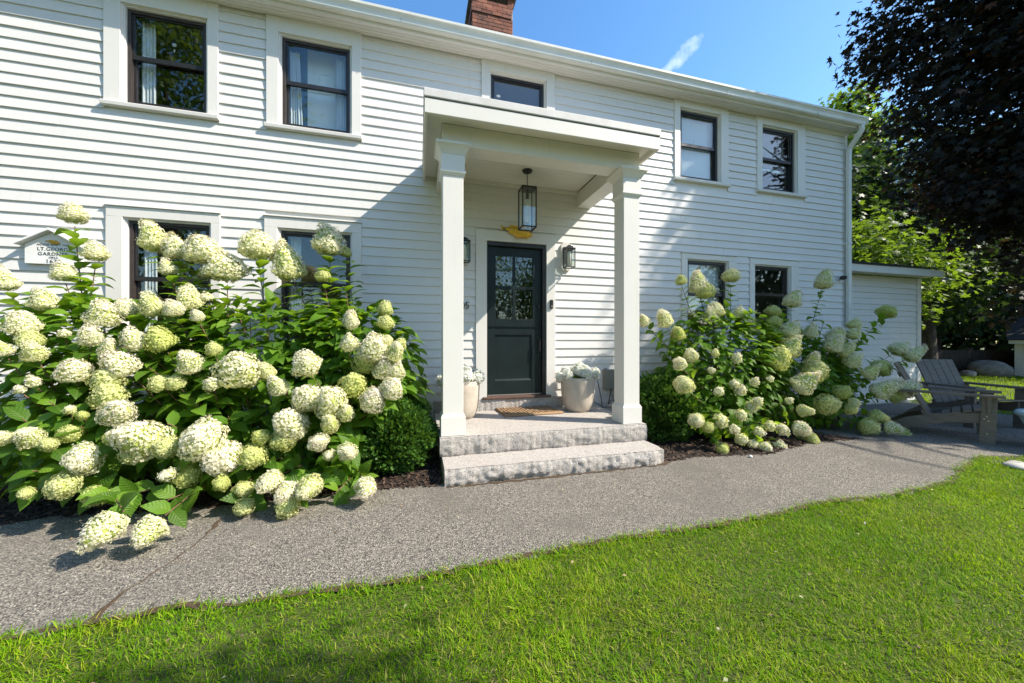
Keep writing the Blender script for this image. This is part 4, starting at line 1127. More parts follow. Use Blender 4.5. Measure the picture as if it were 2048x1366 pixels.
for s in (-1, 1): mb.tube([mcen + ax * (-hwid) + ay * (hdep * s) + Vector((0, 0, .013)), mcen + ax * hwid + ay * (hdep * s) + Vector((0, 0, .013))], .016, 8)
mb.build('braided_edge', M['coir'], doormat, smooth=True)

# ================================================================== FLOWERS AND LEAVES
def leaf_base(L=1.0, W=.30):
    st = [0, .18, .42, .68, .88, 1.0]; wd = [.02, .72, 1.0, .72, .30, 0]; dz = [0, .05, .06, .01, -.07, -.15]
    v = []; f = []
    for y_, w_, z_ in zip(st, wd, dz):
        v += [(-W * w_, y_, z_ + .22 * W * w_), (0, y_, z_), (W * w_, y_, z_ + .22 * W * w_)]
    for i in range(len(st) - 1):
        a = 3 * i; f += [(a, a + 1, a + 4, a + 3), (a + 1, a + 2, a + 5, a + 4)]
    return np.array(v), f
LBV, LBF = leaf_base()
def leaf_mesh_obj():
    me = new_mesh('leaf', LBV, LBF, M['hleaf'], True)
    a = me.attributes.new('leafuv', 'FLOAT_VECTOR', 'POINT'); a.data.foreach_set('vector', LBV.astype(np.float32).ravel())
    return me
LEAF = leaf_mesh_obj()

def head_mesh(name, mat, nf, seed, cone=.5, size=.20, ragged=.07):
    """flower head of unit radius, axis +Z, dome to cone; every floret has four petals"""
    r_ = np.random.default_rng(seed)
    k = np.arange(nf) + .5; ph = np.arccos(1 - 2 * k / nf * .97); th = math.pi * (1 + 5 ** .5) * k
    n = np.stack([np.sin(ph) * np.cos(th), np.sin(ph) * np.sin(th), np.cos(ph)], 1)
    n += r_.normal(0, .05, n.shape); n /= np.linalg.norm(n, axis=1, keepdims=True)
    up = np.clip(n[:, 2], 0, 1)
    lump = 1 + .10 * np.sin(5.2 * n[:, 0] + seed) * np.sin(4.6 * n[:, 1] + 2 * seed) + .07 * np.sin(6 * n[:, 2] + 3 * n[:, 0] + seed) + r_.normal(0, ragged, nf)
    tp = 1 - (.10 + .28 * cone) * up; rad = np.stack([tp, tp, np.where(n[:, 2] > 0, 1 + cone, .72)], 1) * lump[:, None]
    P = n * rad
    nn = n / np.array([1, 1, 1 + cone * .5]); nn += r_.normal(0, .28, nn.shape); nn /= np.linalg.norm(nn, axis=1, keepdims=True)
    t0 = np.cross(nn, r_.normal(size=nn.shape)); t0 /= np.linalg.norm(t0, axis=1, keepdims=True); b0 = np.cross(nn, t0)
    vs = []; fs = []; rn = []
    lower = np.clip(.42 - .5 * n[:, 2], 0, 1)
    for i in range(nf):
        s = size * r_.uniform(.75, 1.2); c = P[i]
        v = min(.99, max(0, .62 * lower[i] + r_.uniform(-.12, .30)))
        for q in range(4):
            a = q * math.pi / 2 + r_.uniform(-.12, .12); d = t0[i] * math.cos(a) + b0[i] * math.sin(a); e_ = -t0[i] * math.sin(a) + b0[i] * math.cos(a)
            m = len(vs); vs += [c, c + d * s * .62 + e_ * s * .46 + nn[i] * s * .10, c + d * s * 1.02 + nn[i] * s * r_.uniform(-.18, .22), c + d * s * .62 - e_ * s * .46 + nn[i] * s * .10]
            fs.append((m, m + 1, m + 2, m + 3)); rn += [v] * 4
    # inner core
    m0 = len(vs); nu, nv = 10, 7
    for j in range(nv + 1):
        p = math.pi * j / nv
        for i in range(nu):
            a = 2 * math.pi * i / nu; z_ = math.cos(p)
            vs.append(np.array([math.sin(p) * math.cos(a) * .84, math.sin(p) * math.sin(a) * .84, z_ * ((1 + cone) if z_ > 0 else .78) * .86])); rn.append(.9)
    core = len(fs)
    for j in range(nv):
        for i in range(nu): a = m0 + j * nu + i; b = m0 + j * nu + (i + 1) % nu; fs.append((a, b, b + nu, a + nu))
    me = new_mesh(name, vs, fs, [mat, M['flowcore']])
    mi = np.zeros(len(fs), np.int32); mi[core:] = 1; me.polygons.foreach_set('material_index', mi)
    at = me.attributes.new('rnd', 'FLOAT', 'POINT'); at.data.foreach_set('value', np.array(rn, np.float32)); me.update()
    return me
HEADS = [head_mesh('flower_head', M['floret'], 1350, s, c, .082, .05) for s, c in ((1, .65), (2, .40), (3, 1.05), (4, .55), (11, .85), (12, .25))]
HEADS_LIME = [head_mesh('flower_head', M['limeflor'], 1000, s, c, .090, .06) for s, c in ((5, .4), (6, .2))]
HEADS_SMALL = [head_mesh('flower_head', M['floret'], 220, s, c, .19, .12) for s, c in ((7, .3), (8, .1))]
HEADS_WHITE = [head_mesh('flower_head', M['whiteflor'], 260, s, .05, .19, .08) for s in (9, 10)]

def basis(axis, spin):
    z = Vector(axis).normalized(); x = z.cross(Vector((.3, .2, .93)));
    if x.length < .05: x = z.cross(Vector((1, 0, 0)))
    x.normalize(); y = z.cross(x)
    m = Matrix((x, y, z)).transposed()
    return m @ Matrix.Rotation(spin, 3, 'Z')

def bez(a, b, c, n):
    return [a * (1 - t) ** 2 + b * (2 * t * (1 - t)) + c * t * t for t in [k / (n - 1) for k in range(n)]]

class Shrub:
    def __init__(s, name, base, label, group, cat='shrub'):
        s.t = empty(name, base, label, cat, group); s.base = Vector(base)
        s.ly, s.lz, s.lp, s.ls = [], [], [], []   # leaves
        s.stems = MB()
    def leaf(s, p, d, n, size): s.lp.append(tuple(p)); s.ly.append(tuple(d)); s.lz.append(tuple(n)); s.ls.append(size)
    def head(s, p, r, axis, kind=0):
        lib = (HEADS, HEADS_LIME, HEADS_SMALL, HEADS_WHITE)[kind]
        o = place('flower_head', random.choice(lib), s.t, Vector(p) - s.base)
        m = basis(axis, random.uniform(0, 6.28)).to_4x4()
        o.rotation_euler = m.to_euler(); sc = r / (1.10)
        o.scale = (sc * random.uniform(.90, 1.16), sc * random.uniform(.90, 1.16), sc * random.uniform(.84, 1.10))
        return o
    def stem(s, p, axis, leaves=True, r0=.006, spread=.22, n_pairs=6, lsize=.115):
        p = Vector(p); ax = Vector(axis).normalized()
        b = s.base + Vector((random.uniform(-spread, spread), random.uniform(-spread, spread) * .7, 0)); b.z = .01
        mid = (b * .55 + p * .45) - ax * .12 + Vector((random.uniform(-.08, .08), random.uniform(-.05, .05), .12))
        pts = bez(b, mid, p - ax * .02, 9)
        s.stems.tube(pts, [r0 * (1.5 - .9 * k / 8) for k in range(9)], 6)
        if not leaves: return
        L = sum(((pts[k + 1] - pts[k]).length for k in range(8)))
        for k in range(n_pairs):
            f = 1 - (.045 + (.085 if n_pairs < 10 else .060) * k) / max(L, .4); f = max(.18, f)
            i = min(7, int(f * 8)); q = pts[i].lerp(pts[i + 1], f * 8 - i); d = (pts[i + 1] - pts[i]).normalized()
            s1 = d.cross(Vector((random.uniform(-1, 1), random.uniform(-1, 1), .4))).normalized()
            if k % 2: s1 = d.cross(s1)
            for sg in (-1, 1):
                ld = (s1 * sg + d * random.uniform(.15, .55) + Vector((0, -.08, random.uniform(-.35, .12)))).normalized()
                s.leaf(q, ld, Vector((0, -.25, 1)) + d * .6 + Vector((random.uniform(-.4, .4), random.uniform(-.4, .4), 0)), lsize * random.uniform(.75, 1.25))
    def finish(s, mat=None):
        s.stems.build('stems', M['stem'], s.t, smooth=True)
        lp, ly, lz, ls = map(np.array, (s.lp, s.ly, s.lz, s.ls))
        mats = frames(ly, lz)
        # nearest/largest to the camera become leaves of their own
        key = np.linalg.norm(lp - np.array(CAM), axis=1) - lp[:, 2] * .1
        # only those on the outside: prefer leaves with few others in front
        order = np.argsort(key)[:300]; own = np.zeros(len(lp), bool); own[order] = True
        for i in np.nonzero(own)[0]:
            o = bpy.data.objects.new('leaf', LEAF); o.matrix_basis = Matrix(((*(mats[i][0] * ls[i]), lp[i][0] - s.base.x), (*(mats[i][1] * ls[i]), lp[i][1] - s.base.y), (*(mats[i][2] * ls[i]), lp[i][2] - s.base.z), (0, 0, 0, 1)))
            link(o, s.t)
        k = ~own
        if k.sum():
            o = scatter('leaves', LBV, LBF, mats[k] * ls[k][:, None, None], lp[k], M['hleaf'], s.t, uv=LBV); o['kind'] = 'stuff'

LEFT = [(147,432,66,50,0),(311,485,60,62,0),(352,502,40,58,0),(337,540,36,38,0),(408,508,66,72,0),(450,540,84,78,0),(516,498,74,78,0),(580,540,60,62,0),(657,490,60,70,0),(646,553,36,24,1),(692,507,22,24,1),(190,508,52,52,0),(128,550,46,44,0),(10,568,46,52,0),(89,606,68,46,0),(47,652,82,52,0),(61,682,58,40,1),(70,709,52,38,0),(6,703,42,38,0),(208,636,86,42,0),(253,620,52,46,0),(307,618,62,40,0),(383,603,56,48,0),(348,620,42,40,0),(413,596,26,22,2),(395,634,36,22,0),(181,677,58,40,0),(273,684,60,52,0),(322,684,58,66,1),(218,704,52,32,0),(245,733,98,48,0),(150,745,78,48,0),(215,760,92,44,1),(383,730,56,44,0),(428,700,42,26,1),(320,768,44,36,1),(352,766,44,34,1),(424,770,32,30,2),(479,745,86,80,0),(535,746,38,38,0),(558,776,46,42,0),(614,731,56,60,0),(616,798,60,62,0),(218,795,86,42,1),(234,828,80,54,0),(140,820,28,16,2),(165,831,26,22,1),(66,764,38,24,2),(40,780,30,18,2),(129,668,28,20,2),(702,645,38,34,0),(771,648,40,32,1),(770,620,36,32,1),(699,690,38,34,0),(746,702,66,52,0),(732,726,64,42,1),(789,708,36,40,0),(773,683,26,28,0),(800,690,26,28,1),(766,742,42,42,0),(790,745,36,42,0),(706,772,60,50,1),(746,801,56,54,0),(783,778,50,48,0),(664,810,66,62,0),(692,828,40,36,0),(661,850,38,34,0),(584,852,76,62,0),(566,880,58,44,1),(637,885,42,36,0),(523,875,36,34,1),(695,903,44,38,0),(60,876,62,42,0),(98,889,42,28,1),(140,868,52,34,1),(231,875,38,36,1),(6,877,34,38,0),(170,918,94,62,0),(128,970,82,46,1),(54,986,42,24,1),(190,992,54,42,1),(217,1052,98,68,0),(306,1055,70,60,0),(296,883,102,80,0),(334,895,42,58,1),(268,908,62,42,1),(406,879,94,88,0),(447,916,88,74,0),(377,949,74,48,1),(336,949,32,32,2),(505,912,62,56,1),(659,910,28,22,2),(543,962,54,48,0),(576,984,64,54,0),(621,972,54,50,0),(576,1011,52,42,1),(443,966,38,28,1),(487,978,44,30,1),(489,1013,46,34,1),(731,974,52,34,0)]
RIGHT = [(1362,563,28,20,1),(1396,573,40,44,0),(1411,584,44,40,1),(1462,554,34,36,0),(1430,624,36,34,0),(1420,634,30,28,0),(1478,633,35,30,0),(1500,660,34,32,0),(1356,671,28,32,1),(1330,643,34,36,0),(1290,645,20,30,0),(1546,624,36,26,1),(1548,647,38,28,1),(1584,604,38,34,0),(1577,667,48,34,0),(1621,667,34,24,0),(1647,566,40,38,0),(1772,625,44,32,1),(1707,652,36,22,0),(1705,671,30,22,0),(1795,700,44,36,0),(1822,712,40,34,0),(1669,676,50,26,0),(1666,693,48,36,0),(1690,706,40,30,0),(1550,722,58,44,1),(1577,701,46,38,0),(1703,724,50,32,0),(1625,724,40,24,0),(1382,713,28,26,0),(1360,729,30,26,0),(1473,718,22,20,2),(1628,744,64,36,1),(1736,748,34,30,0),(1761,737,48,32,1),(1368,771,38,42,0),(1468,768,20,16,2),(1481,782,24,20,2),(1437,783,22,20,2),(1508,765,22,18,2),(1601,771,54,40,0),(1683,785,42,36,1),(1761,782,48,42,0),(1652,809,52,42,1),(1809,778,46,52,0),(1789,792,36,36,1),(1502,814,26,22,2),(1514,804,24,18,2),(1481,830,26,22,2),(1392,841,36,26,0),(1440,842,30,26,2),(1416,855,24,20,1),(1539,852,26,20,2),(1517,864,24,18,2),(1468,859,24,20,2),(1565,859,30,24,2),(1599,857,42,32,0),(1481,877,28,22,2),(1505,888,22,20,2),(1531,894,26,22,2),(1558,893,30,24,2),(1444,898,30,20,1),(1621,877,38,22,1),(1734,853,52,36,1),(1780,855,36,26,0),(1799,867,44,30,1),(1751,833,38,28,1),(1604,821,32,20,0),(1539,758,18,14,2),(1430,707,20,16,2),(1423,741,16,12,2),(1707,806,30,22,0),(1700,818,32,24,1),(1577,802,18,16,2)]

def interp(v, pts):
    if v <= pts[0][0]: return pts[0][1]
    for (a, fa), (b, fb) in zip(pts[:-1], pts[1:]):
        if v <= b: return fa + (fb - fa) * (v - a) / (b - a)
    return pts[-1][1]
YL = [(430, -.62), (560, -.80), (620, -1.08), (700, -1.34), (800, -1.50), (900, -1.62), (1000, -1.75), (1040, -2.03), (1060, -2.1)]
YR = [(550, -.55), (640, -.82), (720, -1.12), (800, -1.30), (860, -1.40), (900, -1.44)]
def shrub_fill(sh, c, rx, ry, rz, n, lsize, front=-1.0):
    """leaves through the outer part of the crown"""
    for _ in range(n):
        d = Vector((random.gauss(0, 1), random.gauss(0, 1), random.gauss(0, 1))).normalized()
        if d.y > .35 and random.random() < .7: d.y = -d.y
        q = random.uniform(.55, 1.0) ** .6
        p = Vector((c[0] + d.x * rx * q, c[1] + d.y * ry * q, c[2] + d.z * rz * q))
        if p.z < .10 or p.y > -.06: continue
        o = Vector((d.x, d.y, d.z * .3)).normalized()
        ld = (o * .8 + Vector((random.uniform(-.7, .7), random.uniform(-.7, .4), random.uniform(-.65, .1)))).normalized()
        sh.leaf(p, ld, Vector((0, -.3, 1)) + o * .55 + Vector((random.uniform(-.5, .5), random.uniform(-.5, .5), 0)), lsize * random.uniform(.7, 1.25))

def hydrangea(heads, assign, bases, labels, ymap, grp, jit):
    shs = [Shrub('hydrangea_shrub', b, l, grp) for b, l in zip(bases, labels)]
    for (px, py, w, h, k) in heads:
        i = assign(px); sh = shs[i]; u = (px - CX) / F
        Y = interp(py, ymap) + random.uniform(-jit, jit)
        if k == 1: Y += .05
        p = onY(px, py, Y); t = (p - CAM).dot(Vector((ST, CT, 0)))
        r = .5 * (w / math.sqrt(1 + u * u) * .55 + h * .45) * t / F
        out = Vector((p.x - sh.base.x, p.y - sh.base.y, 0)); hgt = p.z - .55
        axis = Vector((out.x * .75, out.y * .8 - .15, .55 + hgt * .9)) if p.z > .5 else Vector((out.x * .5, -1.0, .05 + (p.z - .3) * 1.0))
        axis = axis.normalized()
        if py > 1030: axis = Vector((-.3, -.8, -.5))
        sh.head(p, r * 1.02, axis, k)
        sh.stem(p - axis * r * .7, axis, True, .0055, .22, (13 if p.z > 1.15 else 8) if k != 2 else 5, (.150 if p.z > 1.15 else .135) if px < 1200 else .12)
    for (px, py, Y) in SHOOTS:
        if (px < 1200) != (heads is LEFT): continue
        sh = shs[assign(px)]; p = onY(px, py, Y); out = Vector((p.x - sh.base.x, p.y - sh.base.y, 0))
        sh.stem(p, Vector((out.x * .7, out.y * .7 - .2, .5)), True, .005, .2, 6, .155 if px < 1200 else .125)
    return shs
SHOOTS = [(40, 835, -1.55), (95, 800, -1.45), (20, 880, -1.6), (250, 990, -1.75), (500, 640, -1.0), (575, 640, -.95), (650, 610, -.9), (690, 570, -.8), (620, 680, -1.1), (585, 725, -1.2), (470, 610, -.95), (330, 845, -1.5), (385, 805, -1.45), (640, 955, -1.6), (700, 870, -1.45), (520, 920, -1.6), (455, 830, -1.45), (160, 850, -1.55), (720, 650, -.9), (540, 690, -1.15), (290, 730, -1.3), (130, 700, -1.2), (670, 985, -1.7), (330, 1000, -1.75), (60, 940, -1.65),
          (1400, 640, -.7), (1370, 610, -.65), (1450, 690, -.85), (1520, 700, -.95), (1400, 760, -1.05), (1560, 650, -.7), (1460, 740, -1.0), (1600, 690, -.8), (1650, 640, -.6), (1680, 740, -.9), (1420, 820, -1.2), (1720, 690, -.7), (1500, 850, -1.2), (1580, 830, -1.15), (1540, 790, -1.1), (1690, 850, -1.1)]
LB = [(-2.55, -.85, 0), (-1.45, -.80, 0), (-.62, -.82, 0)]
LL = ['tall white hydrangea shrub under the plaque at the left edge of the bed', 'sprawling hydrangea shrub with big cream heads below the lower left window', 'full hydrangea shrub with cream heads next to the clipped evergreen left of the steps']
shs = hydrangea(LEFT, lambda x: 0 if x < 240 else (1 if x < 520 else 2), LB, LL, YL, 'hydrangea shrubs along the front wall', .07)
for sh, (rx, ry, rz, cz, n) in zip(shs, ((.95, .42, .80, .78, 1300), (.80, .44, .80, .78, 1200), (.66, .42, .80, .80, 1200))):
    shrub_fill(sh, (sh.base.x, sh.base.y + .04, cz), rx, ry, rz, n, .145); sh.finish()
RB = [(3.92, -.74, 0), (5.20, -.66, 0)]
RL = ['hydrangea shrub right of the granite steps with its left side in the sun', 'shaded hydrangea shrub by the house corner beside the wooden chairs']
shs = hydrangea(RIGHT, lambda x: 0 if x < 1605 else 1, RB, RL, YR, 'hydrangea shrubs along the front wall', .05)
for sh, (rx, ry, rz, cz, n) in zip(shs, ((.95, .40, .82, .84, 1700), (1.05, .40, .66, .66, 1500))):
    shrub_fill(sh, (sh.base.x, sh.base.y + .02, cz), rx, ry, rz, n, .125); sh.finish()

# clipped evergreens
def evergreen(base, rx, ry, h, n, label, dark=False):
    t = empty('evergreen_bush', base, label, 'bush', 'clipped evergreen bushes beside the steps')
    b = Vector(base); mb = MB(); mb.tube([b, b + Vector((.01, 0, h * .5))], [.03, .015], 7)
    for k in range(9):
        a = k * .7 * math.pi; mb.tube([b + Vector((0, 0, h * .15)), b + Vector((math.cos(a) * rx * .6, math.sin(a) * ry * .6, h * (.3 + .05 * k)))], [.012, .005], 5)
    mb.build('trunk', M['stem'], t)
    d = unit(n); q = np.clip(rng.normal(.9, .10, n), .45, 1.04)
    lump = 1 + .10 * np.sin(d[:, 0] * 9) * np.sin(d[:, 2] * 8 + 2) + .07 * np.sin(d[:, 1] * 13 + 1)
    P = d * (q * lump)[:, None] * np.array([rx, ry, h * .52]) + np.array([b.x, b.y, h * .50]); k = P[:, 2] > .02; P = P[k]; d = d[k]; m = len(P)
    y_ = d * .8 + unit(m) * .55 + np.array([0, 0, .45])
    mats = frames(y_, unit(m)) * rng.uniform(.032, .058, m)[:, None, None]
    bv = [(0, 0, 0), (-.28, .28, .05), (-.06, .42, 0), (-.36, .68, .08), (0, 1, 0), (.34, .62, .08), (.07, .42, 0), (.28, .25, .05)]
    scatter('foliage', bv, [(0, 6, 2), (0, 2, 1), (2, 4, 3), (2, 6, 4), (6, 5, 4), (0, 7, 6)], mats, P, M['evergreen'], t)
e1 = onZ(772, 935); evergreen((-.22, -.98, .0), .34, .34, .66, 15000, 'round bright green evergreen bush left of the granite steps')
evergreen((2.98, -.72, .0), .42, .36, .78, 14000, 'dark round evergreen bush between the right column and the hydrangea')

# planters with white flowers
def planter(cx, cy, label, plabel):
    t = empty('planter', (cx, cy, LZ), label, 'planter', 'beige planters flanking the front door')
    mb = MB(); H_ = .43
    prof = [(.0, .0), (.135, .0), (.152, .008), (.178, .05), (.200, .13), (.212, .24), (.217, .36), (.218, H_ - .006), (.214, H_), (.203, H_), (.200, H_ - .006), (.198, H_ - .05), (0, H_ - .05)]
    mb.lathe(prof, (cx, cy, LZ), 40); mb.build('pot', M['planter'], t, smooth=True)
    o = t.children[0]; mm = o.modifiers.new('edge', 'EDGE_SPLIT'); mm.split_angle = R(50)
    mb = MB(); mb.lathe([(0, H_ - .049), (.196, H_ - .049), (.15, H_ - .035), (0, H_ - .03)], (cx, cy, LZ), 20); mb.build('soil', M['soil'], t)
    z = LZ + H_ - .03
    sh = Shrub('potted_hydrangea', (cx, cy, z), plabel, 'white potted hydrangeas by the door', 'plant')
    for a, rad, dz, r in ((200, .17, .05, .078), (255, .10, .10, .07), (285, .16, .075, .082), (335, .20, .07, .085), (20, .16, .09, .08), (75, .15, .09, .08), (130, .16, .08, .08), (0, .02, .14, .085), (310, .09, .135, .06), (170, .22, .02, .07)):
        a = R(a); p = Vector((cx + math.cos(a) * rad, cy + math.sin(a) * rad, z + dz)); ax_ = Vector((math.cos(a) * .6, math.sin(a) * .6, .9))
        sh.head(p, r, ax_, 3); sh.stems.tube([(cx + math.cos(a) * .05, cy + math.sin(a) * .05, z - .01), p], .004, 5)
        for _ in range(4):
            an = random.uniform(0, 6.28); sh.leaf(p - ax_ * .05, Vector((math.cos(an), math.sin(an), -.2)), Vector((0, -.2, 1)), .085)
    for _ in range(16):
        an = R(random.uniform(225, 300)); sh.leaf((cx + math.cos(an) * .12, cy + math.sin(an) * .12, z + .03), Vector((math.cos(an + random.uniform(-.9, .9)), math.sin(an), .25)), Vector((0, -.6, 1)), .085)
    sh.finish()
planter(1.975, -.33, 'round beige planter right of the dark green door', 'white flowering plant in the right planter beside the door')
planter(.475, -.36, 'round beige planter behind the left porch column', 'white flowering plant in the left planter behind the column')

# ================================================================== CHAIRS
def adirondack(loc, face, label, mat, group):
    """local: seat faces -Y, x across"""
    rz = math.atan2(face[0], -face[1])
    t = empty('adirondack_chair', (loc[0], loc[1], .012), label, 'chair', group, rz)
    w = .31
    for s in (-1, 1):
        mb = MB(); x = s * (w - .02)    # side rail: front high, back to the ground
        prof = [(-.30, .37), (-.30, .24), (.0, .20), (.35, .075), (.50, .0), (.62, .0), (.60, .045), (.38, .20), (.15, .285)]
        mb.prism_x(prof if s < 0 else prof, x - .0175, x + .0175); mb.build('side_rail', mat, t, bevel=.004, local=True)
        mb = MB(); xl = s * (w + .018); mb.prism_x([(-.33, .0), (-.21, .0), (-.235, .545), (-.345, .545)], xl - .0175, xl + .0175); mb.build('front_leg', mat, t, bevel=.004, local=True)
        lg = t.children[-1]
        mb = MB(); mb.prism_x([(-.29 - .02, .545), (-.29 + .02, .545), (-.29 + .015, .38), (-.29 - .002, .36)], xl + s * .0185, xl + s * .0185 + s * .03); mb.build('bracket', mat, t, local=True)
        mb = MB(); xa = s * (w + .02)
        mb.add([(xa - .07, -.40, .546), (xa + .07, -.40, .546), (xa + .06, .20, .546), (xa + .03 * s + .03, .44, .546), (xa + .03 * s - .03, .44, .546), (xa - .06, .20, .546), (xa - .07, -.40, .572), (xa + .07, -.40, .572), (xa + .06, .20, .572), (xa + .03 * s + .03, .44, .572), (xa + .03 * s - .03, .44, .572), (xa - .06, .20, .572)],
               [(5, 4, 3, 2, 1, 0), (6, 7, 8, 9, 10, 11)] + [(i, (i + 1) % 6, 6 + (i + 1) % 6, 6 + i) for i in range(6)]); mb.build('armrest', mat, t, bevel=.004, local=True)
        mb = MB()
        for yy, zz in ((-.27, .32), (-.28, .27), (-.25, .29), (-.27, .12)): mb.prism_x([(yy + .006 * math.cos(a), zz + .006 * math.sin(a)) for a in [k * math.pi / 4 for k in range(8)]], xl + s * .0178, xl + s * .0205)
        mb.build('screws', M['screw'], t, local=True)
    n = 6
    for i in range(n):
        f = i / (n - 1); y0 = -.335 + f * .42; z0 = .382 - .16 * f * f - .0 * f; mb = MB(); sl = -.15 - .55 * f * .6
        ay_ = Vector((0, math.cos(sl), math.sin(sl))); az_ = Vector((0, -math.sin(sl), math.cos(sl)))
        mb.obox((0, y0 + .036, z0), Vector((1, 0, 0)), ay_, az_, w - .001, .036, .011); mb.build('seat_slat', mat, t, bevel=.004, local=True)
    a = R(24); up = Vector((0, math.sin(a), math.cos(a))); nr_ = Vector((0, -math.cos(a), math.sin(a)))
    b0 = Vector((0, .155, .20)); L = .78
    for i in range(5):
        x = (i - 2) * .112; mb = MB(); top = L - .0 * abs(i - 2)
        mb.obox(b0 + Vector((x, 0, 0)) + up * (top / 2), Vector((1, 0, 0)), up, nr_, .053, top / 2, .011); mb.build('back_slat', mat, t, bevel=.004, local=True)
    for hgt, wd in ((.10, .28), (.37, .36), (.62, .24)):
        mb = MB(); mb.obox(b0 + up * hgt - nr_ * .024, Vector((1, 0, 0)), up, nr_, wd, .032, .012); mb.build('back_brace', mat, t, bevel=.003, local=True)
    return t
adirondack((6.62, -1.55), (.40, -.916), 'grey-brown wooden Adirondack chair nearest the hydrangea, seen from its side', M['chairwood'], 'grey-brown Adirondack chairs on the patio')
adirondack((7.80, -1.22), (-.30, -.954), 'second grey-brown Adirondack chair farther right with its back slats showing', M['chairwood'], 'grey-brown Adirondack chairs on the patio')

# ================================================================== TREES
def star_leaf():
    pts = []; lob = [(0, 1.0), (.20, .52), (.62, .70), (.42, .34), (.62, .12), (.16, .10), (0, -.05), (-.16, .10), (-.62, .12), (-.42, .34), (-.62, .70), (-.20, .52)]
    v = [(0, .32, .03)] + [(x, y, -.08 * abs(x)) for x, y in lob]; n = len(lob)
    return np.array(v), [(0, 1 + (i + 1) % n, 1 + i) for i in range(n)]
STV, STF = star_leaf()
OVV = np.array([(0, 0, 0), (-.3, .45, .06), (0, 1, -.08), (.3, .45, .06)]); OVF = [(0, 1, 2), (0, 2, 3)]

def tree(name, base, trunk_h, r0, crown_c, rad, nclump, per, lsize, mat, label, group, clump_r=.35, star=False, shell=.55, limbs=9, zmin=-9, droop=.3, seed=0, cat='tree', sizejit=.3, lumpy=1.0, yaw=0.0, cutup=0.0):
    t = empty(name, base, label, cat, group); b = Vector(base); cc = Vector(crown_c); rr5 = random.Random(seed + 100); r_ = np.random.default_rng(seed + 50)
    mb = MB(); top = Vector((cc.x, cc.y, cc.z + rad[2] * .35)); fork = Vector((b.x * .85 + cc.x * .15, b.y * .85 + cc.y * .15, trunk_h))
    mb.tube([b + Vector((0, 0, -.05)), b + Vector((0, 0, .25)), b.lerp(fork, .5) + Vector((.04, 0, 0)), fork, fork.lerp(top, .5), top], [r0 * 1.5, r0 * 1.08, r0 * .9, r0 * .8, r0 * .45, r0 * .08], 12)
    ends = []
    for k in range(limbs):
        a = 2 * math.pi * k / limbs + rr5.uniform(-.3, .3); el = rr5.uniform(-.25, .75)
        st = fork.lerp(top, rr5.uniform(0, .55)); e = cc + Vector((math.cos(a) * math.cos(el) * rad[0], math.sin(a) * math.cos(el) * rad[1], math.sin(el) * rad[2])) * .82
        m = st.lerp(e, .5) + Vector((0, 0, .25)); mb.tube(bez(st, m, e, 6), [r0 * .36, r0 * .28, r0 * .2, r0 * .14, r0 * .08, r0 * .03], 7)
        for q in range(3):
            s2 = st.lerp(e, .45 + .15 * q); e2 = s2 + Vector((rr5.uniform(-1, 1) * rad[0], rr5.uniform(-1, 1) * rad[1], rr5.uniform(-.3, .5) * rad[2])) * .4
            mb.tube([s2, s2.lerp(e2, .5) + Vector((0, 0, .08)), e2], [r0 * .12, r0 * .08, r0 * .02], 5)
    mb.build('trunk', M['bark'], t, smooth=True)
    d = r_.normal(size=(nclump, 3)); d /= np.linalg.norm(d, axis=1, keepdims=True)
    lump = 1 + lumpy * .12 * np.sin(d[:, 0] * 5 + seed) * np.sin(d[:, 2] * 6 + 1) + lumpy * .10 * np.sin(d[:, 1] * 7 + seed * 2) * np.cos(d[:, 2] * 4)
    q = (shell + (1 - shell) * r_.random(nclump) ** .7) * lump
    Lc = d * q[:, None] * np.array(rad); cy_, sy_ = math.cos(yaw), math.sin(yaw)
    C = np.stack([Lc[:, 0] * cy_ - Lc[:, 1] * sy_, Lc[:, 0] * sy_ + Lc[:, 1] * cy_, Lc[:, 2]], 1) + np.array(cc)
    # the skirt of the crown hangs lower on its far side
    C = C[C[:, 2] > zmin + cutup * np.maximum(0, C[:, 1] - cc.y - .6)]; nc_ = len(C)
    P = np.repeat(C, per, 0) + np.clip(r_.normal(0, 1, (nc_ * per, 3)), -1.5, 1.5) * np.array([clump_r, clump_r, clump_r * .55]); m = len(P)
    out = P - np.array(cc); out /= np.linalg.norm(out, axis=1, keepdims=True)
    y_ = out * .5 + r_.normal(0, .6, (m, 3)) + np.array([0, 0, -droop]); z_ = np.array([0, 0, 1.]) + out * .4 + r_.normal(0, .45, (m, 3))
    mats = frames(y_, z_) * (lsize * r_.uniform(1 - sizejit, 1 + sizejit, m))[:, None, None]
    bv, bf = (STV, STF) if star else (OVV, OVF)
    tone = np.clip(np.repeat(r_.random(nc_), per) * .5 + r_.random(m) * .5, 0, .999)
    scatter('crown', bv, bf, mats, P, mat, t, rnd=tone, smooth=False)
    return t
grp = 'leafy trees behind the house and along the fence'
tree('copper_maple', (11.9, -2.0, 0), 2.6, .34, (11.78, -2.25, 6.95), (1.45, 3.95, 5.7), 1700, 58, .108, M['copper'], 'big dark purple-leaved maple overhanging the right of the house', None, .30, True, .35, 12, 1.3, .35, 1, lumpy=.5, yaw=.75, cutup=.35)
tree('maple_tree', (13.6, 6.2, 0), 2.6, .22, (13.6, 6.2, 5.2), (3.2, 3.0, 3.2), 420, 34, .16, M['darkgreen'], 'shady green tree right behind the low wing', grp, .42, True, .4, 8, 1.6, .25, 2)
tree('maple_tree', tuple(onZ(1856, 752)), 3.0, .24, (17.9, 4.6, 5.6), (3.8, 3.4, 3.9), 420, 30, .18, M['darkgreen'], 'dark trunked tree in front of the low fence', grp, .5, True, .4, 9, 1.5, .3, 3)
